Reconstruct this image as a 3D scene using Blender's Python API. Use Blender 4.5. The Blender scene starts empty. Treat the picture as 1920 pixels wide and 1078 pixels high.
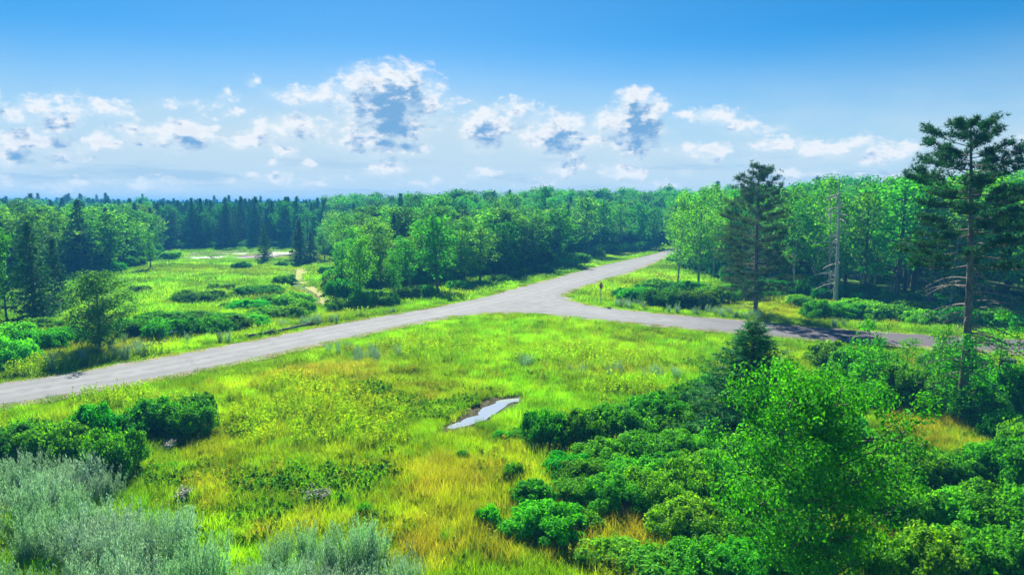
import bpy, math, random
import numpy as np
from mathutils import Vector, geometry as mgeo
R = math.radians
rng = np.random.default_rng(7)
random.seed(7)
SC = bpy.context.scene
COL = SC.collection

# ------------------------------------------------------------------ camera, world, sun, exposure
CAM_H, F_PX, CX, CY, PITCH = 12.0, 1274.0, 960.0, 539.0, math.atan(156/1274.0)
EXPO = 1.65
SKY_S = 0.05
SUN_EL, SUN_AZ = 39.0, -13.0          # azimuth from +Y, clockwise positive
cam = bpy.data.cameras.new('camera'); camo = bpy.data.objects.new('camera', cam); COL.objects.link(camo)
camo.location = (0, 0, CAM_H); camo.rotation_euler = (R(90)-PITCH, 0, 0)
cam.sensor_width = 36; cam.lens = 36*F_PX/1920; cam.clip_start = 0.5; cam.clip_end = 9000
SC.camera = camo
SC.view_settings.view_transform = 'Standard'
try: SC.view_settings.look = 'None'
except Exception: pass
SC.view_settings.exposure = EXPO; SC.view_settings.gamma = 1; SC.view_settings.use_curve_mapping = False
SC.render.engine = 'CYCLES'
cy = SC.cycles
cy.max_bounces = 6; cy.diffuse_bounces = 3; cy.glossy_bounces = 2; cy.transmission_bounces = 4
cy.transparent_max_bounces = 8; cy.volume_bounces = 0; cy.use_denoising = True
cy.use_adaptive_sampling = True; cy.adaptive_threshold = 0.02
try: cy.denoiser = 'OPENIMAGEDENOISE'
except Exception: pass
cy.caustics_reflective = False; cy.caustics_refractive = False

saz, sel = R(SUN_AZ), R(SUN_EL)
SUNDIR = Vector((math.sin(saz)*math.cos(sel), math.cos(saz)*math.cos(sel), math.sin(sel)))
sl = bpy.data.lights.new('sun', 'SUN'); sl.energy = 4.6; sl.angle = R(0.55); sl.color = (1.0, 0.93, 0.80)
so = bpy.data.objects.new('sun', sl); COL.objects.link(so); so.location = (0, 0, 60)
so.rotation_euler = (-SUNDIR).to_track_quat('-Z', 'Y').to_euler()

class NT:
    """small node-tree helper"""
    def __init__(s, tree): s.t = tree; s.n = tree.nodes; s.l = tree.links
    def node(s, typ, **kw):
        n = s.n.new(typ)
        for k, v in kw.items(): setattr(n, k, v)
        return n
    def put(s, sock, v):
        if isinstance(v, bpy.types.NodeSocket): s.l.new(v, sock)
        elif v is not None:
            try: sock.default_value = v
            except Exception:
                sock.default_value = (*v, 1.0) if len(v) == 3 else v
    def math(s, op, a, b=None, c=None, clamp=False):
        n = s.node('ShaderNodeMath', operation=op); n.use_clamp = clamp
        s.put(n.inputs[0], a)
        if b is not None: s.put(n.inputs[1], b)
        if c is not None: s.put(n.inputs[2], c)
        return n.outputs[0]
    def vmath(s, op, a, b=None, c=None):
        n = s.node('ShaderNodeVectorMath', operation=op); s.put(n.inputs[0], a)
        if b is not None: s.put(n.inputs[1], b)
        if c is not None: s.put(n.inputs[2], c)
        return n.outputs['Value'] if op in ('LENGTH', 'DOT_PRODUCT', 'DISTANCE') else n.outputs[0]
    def mix(s, f, a, b, typ='MIX'):
        n = s.node('ShaderNodeMix', data_type='RGBA', blend_type=typ)
        s.put(n.inputs[0], f); s.put(n.inputs[6], a); s.put(n.inputs[7], b)
        return n.outputs[2]
    def noise(s, vec, scale, detail=3.0, rough=0.55, dist=0.0, color=False):
        n = s.node('ShaderNodeTexNoise'); n.inputs['Scale'].default_value = scale
        n.inputs['Detail'].default_value = detail; n.inputs['Roughness'].default_value = rough
        n.inputs['Distortion'].default_value = dist
        if vec is not None: s.l.new(vec, n.inputs['Vector'])
        return n.outputs['Color' if color else 'Fac']
    def ramp(s, f, lo, hi, smooth=True):
        n = s.node('ShaderNodeMapRange'); n.interpolation_type = 'SMOOTHSTEP' if smooth else 'LINEAR'
        s.put(n.inputs[0], f); s.put(n.inputs[1], lo); s.put(n.inputs[2], hi)
        return n.outputs[0]
    def xyz(s, x, y, z):
        n = s.node('ShaderNodeCombineXYZ'); s.put(n.inputs[0], x); s.put(n.inputs[1], y); s.put(n.inputs[2], z)
        return n.outputs[0]

def pix_dir(px, py):
    v = Vector(((px-CX)/F_PX, 1.0, (CY-py)/F_PX))
    c, s_ = math.cos(-PITCH), math.sin(-PITCH)
    return Vector((v.x, v.y*c - v.z*s_, v.y*s_ + v.z*c)).normalized()

# clouds of the photographed sky: (pixel x, pixel y, half width, half height, strength)
CLOUDS = [
 (735,185,95,60,1.25),(700,160,45,32,1.1),(790,165,45,22,0.8),(600,178,75,22,0.75),(735,240,55,34,1.2),(700,262,70,24,1.0),
 (560,235,70,26,0.85),(770,275,38,14,0.9),(640,268,40,12,0.8),(345,250,58,26,1.15),(262,240,42,22,0.75),
 (468,262,52,20,1.05),(272,272,38,10,0.6),(105,222,48,24,1.0),(75,200,40,18,0.8),(40,262,70,22,1.1),(118,268,48,18,0.9),
 (195,268,38,16,0.9),(28,297,40,20,1.0),(195,200,75,18,0.75),(135,180,30,12,0.55),(20,210,36,14,0.6),(5,176,18,22,0.8),
 (130,300,45,12,0.65),(480,152,22,9,0.6),(435,180,18,14,0.6),(445,205,26,12,0.55),(360,195,60,10,0.45),(395,215,30,9,0.45),
 (545,282,28,9,0.7),(915,240,46,38,1.2),(960,205,40,18,0.7),(850,185,40,12,0.5),(1040,250,62,34,1.15),(1020,215,30,20,0.7),
 (1090,270,50,14,0.9),(1195,240,50,48,1.3),(1190,190,30,28,1.1),(1228,205,24,22,0.9),(1140,230,36,22,0.9),
 (1345,215,60,14,0.85),(1400,235,48,14,0.75),(1285,215,22,10,0.55),(1330,282,38,15,1.0),(1290,275,40,12,0.6),
 (1450,270,50,16,0.9),(1550,275,60,18,0.8),(1655,290,36,20,1.05),(1620,262,50,14,0.7),(1700,285,30,18,0.7),(1465,232,18,8,0.5),
 (720,313,46,14,0.85),(910,326,38,8,0.75),(1062,312,40,20,0.95),(1175,320,42,18,0.9),(1290,318,20,6,0.55),
 (580,312,20,8,0.6),(510,306,24,8,0.45),(540,338,130,16,0.42),(120,345,60,16,0.5),(290,345,90,16,0.5),(30,340,60,14,0.5),(800,340,80,12,0.4),
 (1010,345,60,10,0.4),(1220,345,60,12,0.45),(1510,325,60,10,0.6),(1640,330,60,10,0.5),(1915,258,14,10,0.6),(1840,250,24,8,0.35),
]
def sp(d): return (math.atan2(d.x, d.y), math.asin(max(-1, min(1, d.z))))

def build_world():
    w = bpy.data.worlds.new('World'); SC.world = w; w.use_nodes = True
    for n in list(w.node_tree.nodes): w.node_tree.nodes.remove(n)
    t = NT(w.node_tree)
    out = t.node('ShaderNodeOutputWorld'); bg = t.node('ShaderNodeBackground')
    t.l.new(bg.outputs[0], out.inputs[0]); bg.inputs[1].default_value = SKY_S
    sky = t.node('ShaderNodeTexSky', sky_type='NISHITA')
    sky.sun_disc = False; sky.sun_elevation = sel; sky.sun_rotation = saz
    sky.air_density = 1.0; sky.dust_density = 0.1; sky.ozone_density = 4.0; sky.altitude = 300
    # group: cloud density at an (azimuth, elevation) point
    g = bpy.data.node_groups.new('cloud_field', 'ShaderNodeTree')
    g.interface.new_socket('P', in_out='INPUT', socket_type='NodeSocketVector')
    g.interface.new_socket('D', in_out='OUTPUT', socket_type='NodeSocketFloat'); g.interface.new_socket('B', in_out='OUTPUT', socket_type='NodeSocketFloat')
    gt = NT(g); gi = gt.node('NodeGroupInput'); go = gt.node('NodeGroupOutput')
    P0 = gi.outputs[0]
    nz = gt.noise(P0, 26, 5, 0.6, color=True)
    wob = gt.vmath('SUBTRACT', nz, (0.5, 0.5, 0.5))
    P = gt.vmath('MULTIPLY_ADD', wob, (0.055, 0.035, 0.0), P0)
    acc = None
    for (px, py, rw, rh, st) in CLOUDS:
        a, e = sp(pix_dir(px, py)); a2, _ = sp(pix_dir(px+rw, py)); _, e2 = sp(pix_dir(px, py-rh))
        ra, re = max(abs(a2-a), 1e-3)*1.5, max(abs(e2-e), 1e-3)*1.5
        q = gt.vmath('MULTIPLY_ADD', P, (1/ra, 1/re, 0), (-a/ra, -e/re, 0))
        L = gt.vmath('LENGTH', q)
        v = gt.math('MULTIPLY_ADD', L, -st, st)
        acc = v if acc is None else gt.math('SMOOTH_MAX', acc, v, 0.12)
    # beyond the frame the same kind of sky goes on: broken cumulus low all round
    sep = gt.node('ShaderNodeSeparateXYZ'); gt.l.new(P0, sep.inputs[0])
    outside = gt.ramp(gt.math('ABSOLUTE', sep.outputs[0]), 0.66, 0.80)
    low = gt.math('MULTIPLY', gt.ramp(sep.outputs[1], 0.01, 0.05), gt.ramp(sep.outputs[1], 0.32, 0.14))
    st_ = gt.vmath('MULTIPLY', P0, (1, 2.2, 1))
    pn = gt.noise(st_, 7, 2, 0.5)
    gen = gt.math('MULTIPLY', gt.math('MULTIPLY', gt.ramp(pn, 0.48, 0.70), 1.0), gt.math('MULTIPLY', outside, low))
    acc = gt.math('MAXIMUM', acc, gen)
    base = gt.math('MAXIMUM', acc, 0.0)
    f1 = gt.noise(gt.vmath('MULTIPLY', P0, (1, 1.6, 1)), 38, 8, 0.61, 0.15)
    D = gt.math('MULTIPLY_ADD', gt.math('SUBTRACT', f1, 0.57), 2.5, gt.math('MULTIPLY', base, 0.95))
    D = gt.math('ADD', gt.math('MULTIPLY', gt.math('ADD', D, 0.12), gt.ramp(base, 0.0, 0.22)), -0.12)
    gt.l.new(D, go.inputs[0]); gt.l.new(base, go.inputs[1])
    tc = t.node('ShaderNodeTexCoord')
    dirn = t.vmath('NORMALIZE', tc.outputs['Generated'])
    s = t.node('ShaderNodeSeparateXYZ'); t.l.new(dirn, s.inputs[0])
    az = t.math('ARCTAN2', s.outputs[0], s.outputs[1]); el = t.math('ARCSINE', s.outputs[2])
    pv = t.xyz(az, el, 0.0)
    def field(v):
        n = t.node('ShaderNodeGroup'); n.node_tree = g; t.l.new(v, n.inputs[0]); return n.outputs
    D, B0 = field(pv)[0], None
    B0 = field(t.vmath('ADD', pv, (0.006, 0.004, 0.0)))[1]
    # thickness towards the sun decides how grey a backlit cloud looks
    D2 = field(t.vmath('ADD', pv, (-0.004, 0.020, 0.0)))[0]
    K = 1/(SKY_S*2**EXPO)
    alpha = t.ramp(D, -0.06, 0.66)
    thick = t.math('ADD', t.math('MULTIPLY', t.ramp(D2, 0.05, 0.62), 0.80), t.math('MULTIPLY', t.ramp(D, 0.35, 0.8), 0.2))
    bright = tuple(K*c for c in (0.98, 0.99, 1.0)); grey = tuple(K*c for c in (0.20, 0.43, 0.72))
    ccol = t.mix(thick, (*bright, 1), (*grey, 1))
    # physical sky, graded a little bluer as in the photograph
    skyc = t.mix(1.0, sky.outputs[0], (0.09, 0.48, 0.68, 1), 'MULTIPLY')
    # thin bright veil of high cloud low in the sky and round the sun
    ang = t.vmath('DOT_PRODUCT', dirn, tuple(SUNDIR))
    glow = t.math('POWER', t.math('MAXIMUM', ang, 0.0), 9)
    veil = t.math('MULTIPLY', t.ramp(el, 0.235, 0.03), 0.95)
    vn = t.noise(t.vmath('MULTIPLY', pv, (1, 3, 1)), 9, 5, 0.6)
    veil = t.math('MULTIPLY', veil, t.math('MULTIPLY_ADD', vn, 0.7, 0.7))
    azd = t.math('DIVIDE', t.math('SUBTRACT', az, -0.17), 0.34)
    pool = t.math('MULTIPLY', t.math('EXPONENT', t.math('MULTIPLY', t.math('MULTIPLY', azd, azd), -1.0)), t.ramp(el, 0.30, 0.06))
    veil = t.math('ADD', t.math('MULTIPLY', veil, 1.0), t.math('ADD', t.math('MULTIPLY', glow, 0.22), t.math('MULTIPLY', pool, 0.34)), clamp=True)
    strk = t.noise(t.vmath('MULTIPLY', pv, (1, 9, 1)), 5, 6, 0.62)
    strk = t.math('MULTIPLY', t.ramp(strk, 0.50, 0.62), t.math('MULTIPLY', t.ramp(el, 0.012, 0.022), t.ramp(el, 0.075, 0.045)))
    vcol = tuple(K*c for c in (0.58, 0.76, 0.88))
    skyv = t.mix(veil, skyc, (*vcol, 1))
    skyv = t.mix(t.math('MULTIPLY', strk, 0.55), skyv, tuple(K*c for c in (0.36, 0.58, 0.80))+(1,))
    hn = t.noise(t.vmath('MULTIPLY', pv, (1, 2.6, 1)), 13, 6, 0.62)
    halo = t.math('MULTIPLY', t.ramp(B0, 0.0, 0.7), t.math('MULTIPLY_ADD', t.ramp(hn, 0.35, 0.7), 0.6, 0.12))
    skyv = t.mix(halo, skyv, tuple(K*c for c in (0.80, 0.90, 0.97))+(1,))
    # far clouds sink into the pale band above the horizon
    near_h = t.ramp(el, -0.005, 0.06)
    alpha = t.math('MULTIPLY', alpha, t.math('MULTIPLY_ADD', near_h, 0.45, 0.55))
    t.l.new(t.mix(alpha, skyv, ccol), bg.inputs[0])
build_world()

# ------------------------------------------------------------------ terrain maths
def vnoise(x, y, seed=0):
    x = np.asarray(x, float); y = np.asarray(y, float)
    xi = np.floor(x).astype(np.int64); yi = np.floor(y).astype(np.int64); fx = x-xi; fy = y-yi
    def h(a, b):
        n = (a*374761393 + b*668265263 + seed*974634777) & 0x7fffffff
        n = ((n ^ (n >> 13))*1274126177) & 0x7fffffff
        return ((n ^ (n >> 16)) & 0xffff)/65535.0
    ux = fx*fx*(3-2*fx); uy = fy*fy*(3-2*fy)
    return (h(xi, yi)*(1-ux)+h(xi+1, yi)*ux)*(1-uy) + (h(xi, yi+1)*(1-ux)+h(xi+1, yi+1)*ux)*uy
def fbm(x, y, seed=0, o=4):
    s, a, t = 0, 1, 0
    for i in range(o): s = s + a*vnoise(x*2**i, y*2**i, seed+i*17); t += a; a *= .5
    return s/t
def flat(px, py, z=0.0):
    d = pix_dir(px, py)
    if d.z > -1e-4: d.z = -1e-4
    k = (z-CAM_H)/d.z
    return (d.x*k, d.y*k)
def to_pix(x, y, z):
    x = np.asarray(x, float); y = np.asarray(y, float); dz = np.asarray(z, float)-CAM_H
    c, s_ = math.cos(PITCH), math.sin(PITCH)
    fwd = np.maximum(y*c - dz*s_, 1e-3); up = y*s_ + dz*c
    return CX+F_PX*x/fwd, CY-F_PX*up/fwd

ROAD_FAR = [(-420,790),(-150,744),(0,719),(134,699.5),(300,671),(470,640),(640,606.5),(720,593),(787,582),(874,565.5),(925,553),(974,539),(1050,519),(1121,500),(1180,487),(1238,474.5),(1262,466)]
ROAD_IN = [(1275,470),(1241,484),(1210,498),(1174,512),(1120,528),(1080,541),(1061,548),(1056,554),(1062,561),(1080,568),(1124,576),(1200,585),(1300,593),(1409,603.5),(1580,619),(1740,628),(1920,638.5),(2150,650),(2500,666)]
ROAD_NEAR = [(2500,694),(2150,677),(1920,660),(1740,651),(1580,639.5),(1400,625.5),(1280,614),(1200,607),(1100,597),(1030,589),(980,586.5),(925,586),(880,589),(840,594),(740,614),(640,635),(540,657),(440,680),(300,708),(150,735),(0,760),(-150,787),(-420,838)]
def dense(pts, step=0.7):
    out = []
    for (a, b) in zip(pts[:-1], pts[1:]):
        L = math.hypot(b[0]-a[0], b[1]-a[1]); n = max(1, int(L/step))
        for i in range(n): out.append((a[0]+(b[0]-a[0])*i/n, a[1]+(b[1]-a[1])*i/n))
    out.append(pts[-1]); return out
def smoothp(pts, it=2):
    for _ in range(it):
        q = [pts[0]]
        for a, b in zip(pts[:-1], pts[1:]):
            q += [(a[0]*.75+b[0]*.25, a[1]*.75+b[1]*.25), (a[0]*.25+b[0]*.75, a[1]*.25+b[1]*.75)]
        q.append(pts[-1]); pts = q
    return pts
E_FAR = dense(smoothp([flat(*p) for p in ROAD_FAR]))
E_IN = dense(smoothp([flat(*p) for p in ROAD_IN]))
E_NEAR = dense(smoothp([flat(*p) for p in ROAD_NEAR]))
# the main road goes on behind the aspens
ext = [(E_FAR[-1][0]+i*9, E_FAR[-1][1]+i*16) for i in range(1, 5)]
ext2 = [(E_IN[0][0]+i*9, E_IN[0][1]+i*16) for i in range(4, 0, -1)]
E_FAR = dense(E_FAR+ext, 1.2); E_IN = dense(ext2+E_IN, 1.2)
def jit(pts, amp=0.05, seed=3):
    a = np.array(pts); d = np.gradient(a, axis=0); n = np.stack([-d[:,1], d[:,0]], 1); n /= np.linalg.norm(n, axis=1, keepdims=True)+1e-9
    k = (vnoise(a[:,0]*0.9, a[:,1]*0.9, seed)-.5)*2*amp + (vnoise(a[:,0]*3, a[:,1]*3, seed+1)-.5)*amp
    return [tuple(v) for v in a+n*k[:,None]]
E_FAR, E_IN, E_NEAR = jit(E_FAR), jit(E_IN), jit(E_NEAR)
ROADP = np.array(E_FAR+E_IN+E_NEAR)
def in_poly(P, x, y):
    x = np.asarray(x, float); y = np.asarray(y, float); ins = np.zeros(x.shape, bool)
    P = np.asarray(P); Q = np.roll(P, -1, 0)
    for (x1, y1), (x2, y2) in zip(P, Q):
        if y1 == y2: continue
        c = ((y1 > y) != (y2 > y)) & (x < (x2-x1)*(y-y1)/(y2-y1)+x1)
        ins ^= c
    return ins
EDGEP = np.array(E_FAR[::2]+E_IN[::2]+E_NEAR[::2])
def edge_dist(x, y):
    x = np.asarray(x, float).ravel(); y = np.asarray(y, float).ravel(); out = np.empty(x.shape)
    for i in range(0, len(x), 4000):
        dx = x[i:i+4000, None]-EDGEP[None, :, 0]; dy = y[i:i+4000, None]-EDGEP[None, :, 1]
        out[i:i+4000] = np.sqrt((dx*dx+dy*dy).min(1))
    return out
def road_sd(x, y):
    """signed distance: negative on the road"""
    x = np.asarray(x, float); y = np.asarray(y, float); sh = x.shape
    x = x.ravel(); y = y.ravel(); out = np.full(x.shape, 60.0)
    near = (x > -90) & (x < 150) & (y > 5) & (y < 260)
    if near.any():
        d = edge_dist(x[near], y[near]); ins = in_poly(ROADP[::2], x[near], y[near])
        out[near] = np.where(ins, -d, d)
    return out.reshape(sh)
PUD = flat(905, 772, -0.35)
def ss(a, b, v): t = np.clip((v-a)/(b-a), 0, 1); return t*t*(3-2*t)
def height(x, y, sd=None):
    x = np.asarray(x, float); y = np.asarray(y, float)
    if sd is None: sd = road_sd(x, y)
    n = (fbm(x/14, y/14, 5, 3)-.5)*0.9 + (fbm(x/2.6, y/2.6, 9, 2)-.5)*0.22
    far = ss(90, 200, np.hypot(x, y)); n = n*(1-far*.6)
    base = -0.42 + n
    k = ss(0.5, 6.0, sd)
    h = -0.05*(1-k) + base*k
    pd = np.hypot((x-PUD[0])/4.5, (y-PUD[1])/5.5); w = 1-ss(0.8, 1.5, pd)
    h = h*(1-w) + (-0.35)*w
    return h
def at(px, py, z=None):
    """ground point seen at a pixel of the photograph"""
    zz = -0.3
    for _ in range(4):
        x, y = flat(px, py, zz); zz = float(height(np.array([x]), np.array([y]))[0])
    return Vector((x, y, zz))

# ------------------------------------------------------------------ mesh helpers
def tag(o, label=None, cat=None, group=None, kind=None):
    if label: o['label'] = label
    if cat: o['category'] = cat
    if group: o['group'] = group
    if kind: o['kind'] = kind
    return o
class MB:
    """collects numpy geometry; build() makes one mesh"""
    def __init__(s): s.v = []; s.f = {3: [], 4: []}; s.m = {3: [], 4: []}; s.n = 0; s.col = []
    def add(s, v, f, mat=0, col=None):
        v = np.asarray(v, float); f = np.asarray(f, int)
        if len(f) == 0: return
        k = f.shape[1]; s.v.append(v); s.f[k].append(f+s.n); s.m[k].append(np.full(len(f), mat)); s.n += len(v)
        s.col.append(np.tile(col if col is not None else (1, 1, 1), (len(v), 1)) if (col is None or np.ndim(col) == 1) else col)
    def mesh(s, name, mats, smooth=False, use_col=False):
        me = bpy.data.meshes.new(name)
        V = np.concatenate(s.v) if s.v else np.zeros((0, 3))
        F3 = np.concatenate(s.f[3]) if s.f[3] else np.zeros((0, 3), int); F4 = np.concatenate(s.f[4]) if s.f[4] else np.zeros((0, 4), int)
        me.vertices.add(len(V)); me.vertices.foreach_set('co', V.ravel())
        idx = np.concatenate([F3.ravel(), F4.ravel()]); me.loops.add(len(idx)); me.loops.foreach_set('vertex_index', idx)
        tot = np.concatenate([np.full(len(F3), 3), np.full(len(F4), 4)]); st = np.concatenate([[0], np.cumsum(tot)[:-1]]) if len(tot) else []
        me.polygons.add(len(tot)); me.polygons.foreach_set('loop_start', st); me.polygons.foreach_set('loop_total', tot)
        mi = np.concatenate([np.concatenate(s.m[3]) if s.m[3] else [], np.concatenate(s.m[4]) if s.m[4] else []]).astype(int)
        for m in (mats if isinstance(mats, (list, tuple)) else [mats]): me.materials.append(m)
        me.polygons.foreach_set('material_index', mi)
        me.polygons.foreach_set('use_smooth', np.full(len(tot), smooth))
        if use_col:
            a = me.attributes.new('col', 'FLOAT_COLOR', 'POINT'); c = np.concatenate(s.col)
            a.data.foreach_set('color', np.concatenate([c, np.ones((len(c), 1))], 1).ravel())
        me.update(calc_edges=True); return me
    def build(s, name, mats, parent=None, smooth=False, use_col=False, loc=None):
        o = bpy.data.objects.new(name, s.mesh(name, mats, smooth, use_col)); COL.objects.link(o)
        if parent: o.parent = parent
        if loc is not None: o.location = loc
        return o
def tube(mb, pts, rad, sides=6, mat=0, cap=True):
    pts = np.asarray(pts, float); rad = np.broadcast_to(np.asarray(rad, float), (len(pts),))
    d = np.gradient(pts, axis=0); d /= np.linalg.norm(d, axis=1, keepdims=True)+1e-9
    up = np.where(np.abs(d[:, 2:3]) > .9, np.array([[1., 0, 0]]), np.array([[0, 0, 1.]]))
    a = np.cross(d, up); a /= np.linalg.norm(a, axis=1, keepdims=True)+1e-9; b = np.cross(d, a)
    th = np.linspace(0, 2*np.pi, sides, endpoint=False)
    V = pts[:, None]+rad[:, None, None]*(np.cos(th)[None, :, None]*a[:, None]+np.sin(th)[None, :, None]*b[:, None])
    n = len(pts); i, j = np.meshgrid(np.arange(n-1), np.arange(sides), indexing='ij'); j2 = (j+1) % sides
    F = np.stack([i*sides+j, i*sides+j2, (i+1)*sides+j2, (i+1)*sides+j], -1).reshape(-1, 4)
    mb.add(V.reshape(-1, 3), F, mat)
    if cap:
        c = V[-1].mean(0); mb.add(np.vstack([V[-1], c]), [(k, (k+1) % sides, sides) for k in range(sides)], mat)
def box(mb, lo, hi, mat=0, bev=0.0):
    x0, y0, z0 = lo; x1, y1, z1 = hi
    v = [(x0,y0,z0),(x1,y0,z0),(x1,y1,z0),(x0,y1,z0),(x0,y0,z1),(x1,y0,z1),(x1,y1,z1),(x0,y1,z1)]
    mb.add(v, [(0,3,2,1),(4,5,6,7),(0,1,5,4),(1,2,6,5),(2,3,7,6),(3,0,4,7)], mat)
def unit(n, r=None):
    r = r or rng; v = r.normal(size=(n, 3)); return v/np.linalg.norm(v, axis=1, keepdims=True)
def leaves(mb, C, N, size, mat=0, aspect=1.6, r=None, var=0.35, fold=0.0):
    """one rhombic leaf of two triangles (a quad) at each centre, facing N"""
    r = r or rng; n = len(C)
    if n == 0: return
    N = N/(np.linalg.norm(N, axis=1, keepdims=True)+1e-9)
    T = np.cross(N, unit(n, r)); T /= np.linalg.norm(T, axis=1, keepdims=True)+1e-9; B = np.cross(N, T)
    s = (size*(1+var*r.uniform(-1, 1, n)))[:, None]
    L = T*s*aspect*.5; W = B*s*.5
    V = np.stack([C-L, C-W*0.9+L*.1+N*s*fold, C+L, C+W*0.9+L*.1+N*s*fold], 1).reshape(-1, 3)
    F = np.arange(4*n).reshape(n, 4); mb.add(V, F, mat)
def curve3(a, b, bend, n=5, r=None):
    r = r or rng; a = np.asarray(a, float); b = np.asarray(b, float); t = np.linspace(0, 1, n)[:, None]
    m = bend if np.ndim(bend) else r.normal(size=3)*bend
    return a*(1-t)+b*t+np.sin(np.pi*t)*np.asarray(m)

# ------------------------------------------------------------------ materials
def new_mat(name):
    m = bpy.data.materials.new(name); m.use_nodes = True
    for n in list(m.node_tree.nodes): m.node_tree.nodes.remove(n)
    t = NT(m.node_tree); out = t.node('ShaderNodeOutputMaterial'); return m, t, out
def leaf_mat(name, c1, c2, trans=0.45, tcol=(1.25, 1.15, 0.35), gloss=0.005, src='object', rough=0.6, bri=1.0):
    """foliage: two greens by leaf, tint of the object or the instance, light through the leaf"""
    m, t, out = new_mat(name)
    geo = t.node('ShaderNodeNewGeometry'); oi = t.node('ShaderNodeObjectInfo')
    f = geo.outputs['Random Per Island']
    c = t.mix(f, (*c1, 1), (*c2, 1))
    if src == 'object': tint = oi.outputs['Color']
    else:
        a = t.node('ShaderNodeAttribute'); a.attribute_type = 'INSTANCER'; a.attribute_name = 'tint'; tint = a.outputs['Color']
    c = t.mix(1.0, c, tint, 'MULTIPLY')
    v = t.math('MULTIPLY_ADD', oi.outputs['Random'], 0.3, 0.85*bri)
    n = t.noise(geo.outputs['Position'], 0.5, 2, 0.5)
    v = t.math('MULTIPLY', v, t.math('MULTIPLY_ADD', n, 0.5, 0.75))
    hs = t.node('ShaderNodeHueSaturation'); t.put(hs.inputs['Value'], v); t.put(hs.inputs['Color'], c)
    t.put(hs.inputs['Hue'], t.math('MULTIPLY_ADD', t.math('FRACT', t.math('MULTIPLY', oi.outputs['Random'], 7.3)), 0.03, 0.485))
    c = hs.outputs[0]
    df = t.node('ShaderNodeBsdfDiffuse'); t.l.new(c, df.inputs[0])
    tr = t.node('ShaderNodeBsdfTranslucent'); t.l.new(t.mix(1.0, c, (*tcol, 1), 'MULTIPLY'), tr.inputs[0])
    mx = t.node('ShaderNodeMixShader'); mx.inputs[0].default_value = trans
    t.l.new(df.outputs[0], mx.inputs[1]); t.l.new(tr.outputs[0], mx.inputs[2])
    gl = t.node('ShaderNodeBsdfGlossy'); gl.inputs['Roughness'].default_value = rough; gl.inputs[0].default_value = (0.9, 0.95, 1, 1)
    m2 = t.node('ShaderNodeMixShader'); m2.inputs[0].default_value = gloss
    t.l.new(mx.outputs[0], m2.inputs[1]); t.l.new(gl.outputs[0], m2.inputs[2]); t.l.new(m2.outputs[0], out.inputs[0])
    return m
def simple_mat(name, c1, c2, scale=6, rough=0.8, stretch=(1, 1, 1), bump=0.3, spec=0.3, metal=0.0, detail=5, tint=False):
    m, t, out = new_mat(name)
    tc = t.node('ShaderNodeTexCoord'); v = t.vmath('MULTIPLY', tc.outputs['Object'], stretch)
    n = t.noise(v, scale, detail, 0.65)
    c = t.mix(t.ramp(n, 0.3, 0.7), (*c1, 1), (*c2, 1))
    if tint:
        oi = t.node('ShaderNodeObjectInfo'); c = t.mix(1.0, c, oi.outputs['Color'], 'MULTIPLY')
    b = t.node('ShaderNodeBsdfPrincipled'); t.l.new(c, b.inputs['Base Color'])
    b.inputs['Roughness'].default_value = rough; b.inputs['Metallic'].default_value = metal
    b.inputs['Specular IOR Level'].default_value = spec
    if bump:
        bp = t.node('ShaderNodeBump'); bp.inputs['Strength'].default_value = bump; bp.inputs['Distance'].default_value = 0.03
        t.l.new(n, bp.inputs['Height']); t.l.new(bp.outputs[0], b.inputs['Normal'])
    t.l.new(b.outputs[0], out.inputs[0]); return m

M_DEC = leaf_mat('broadleaf_foliage', (0.035, 0.19, 0.008), (0.11, 0.40, 0.014), 0.48, bri=1.3)
M_ASP = leaf_mat('aspen_foliage', (0.05, 0.27, 0.004), (0.15, 0.50, 0.005), 0.55, gloss=0.005, bri=1.1)
M_SHRUB = leaf_mat('shrub_foliage', (0.022, 0.20, 0.003), (0.13, 0.55, 0.004), 0.52, gloss=0.006)
M_PINE = leaf_mat('pine_needles', (0.015, 0.085, 0.030), (0.030, 0.14, 0.040), 0.25, (1.0, 1.1, 0.4), 0.02)
M_SPR = leaf_mat('spruce_needles', (0.012, 0.085, 0.032), (0.026, 0.15, 0.045), 0.2, (1.0, 1.1, 0.5), 0.02)
M_FARL = leaf_mat('far_foliage', (0.030, 0.18, 0.016), (0.065, 0.29, 0.024), 0.42, src='inst', bri=1.5)
M_FARC = leaf_mat('far_needles', (0.012, 0.085, 0.035), (0.026, 0.14, 0.05), 0.2, src='inst', bri=1.25)
M_GRASS = leaf_mat('grass_blades', (0.72, 0.72, 0.24), (1.85, 1.76, 0.50), 0.55, (1.10, 1.05, 0.5), 0.0, src='inst')
M_WORM = leaf_mat('silvery_leaves', (0.17, 0.36, 0.23), (0.36, 0.60, 0.43), 0.4, (1.0, 1.05, 0.6), 0.03, src='inst')
M_BARK = simple_mat('grey_bark', (0.06, 0.05, 0.04), (0.17, 0.15, 0.13), 7, 0.9, (1, 1, .25), 0.6)
M_PBARK = simple_mat('red_pine_bark', (0.07, 0.06, 0.06), (0.24, 0.20, 0.20), 6, 0.9, (1, 1, .35), 0.8)
M_ABARK = simple_mat('pale_aspen_bark', (0.20, 0.21, 0.18), (0.48, 0.49, 0.42), 5, 0.8, (1, 1, .5), 0.3)
M_TWIG = simple_mat('grey_dead_twigs', (0.12, 0.11, 0.11), (0.26, 0.24, 0.23), 8, 0.9, (1, 1, .2), 0.4)
M_DEAD = simple_mat('bleached_dead_wood', (0.32, 0.29, 0.27), (0.62, 0.58, 0.54), 8, 0.85, (1, 1, .12), 0.6)

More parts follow.
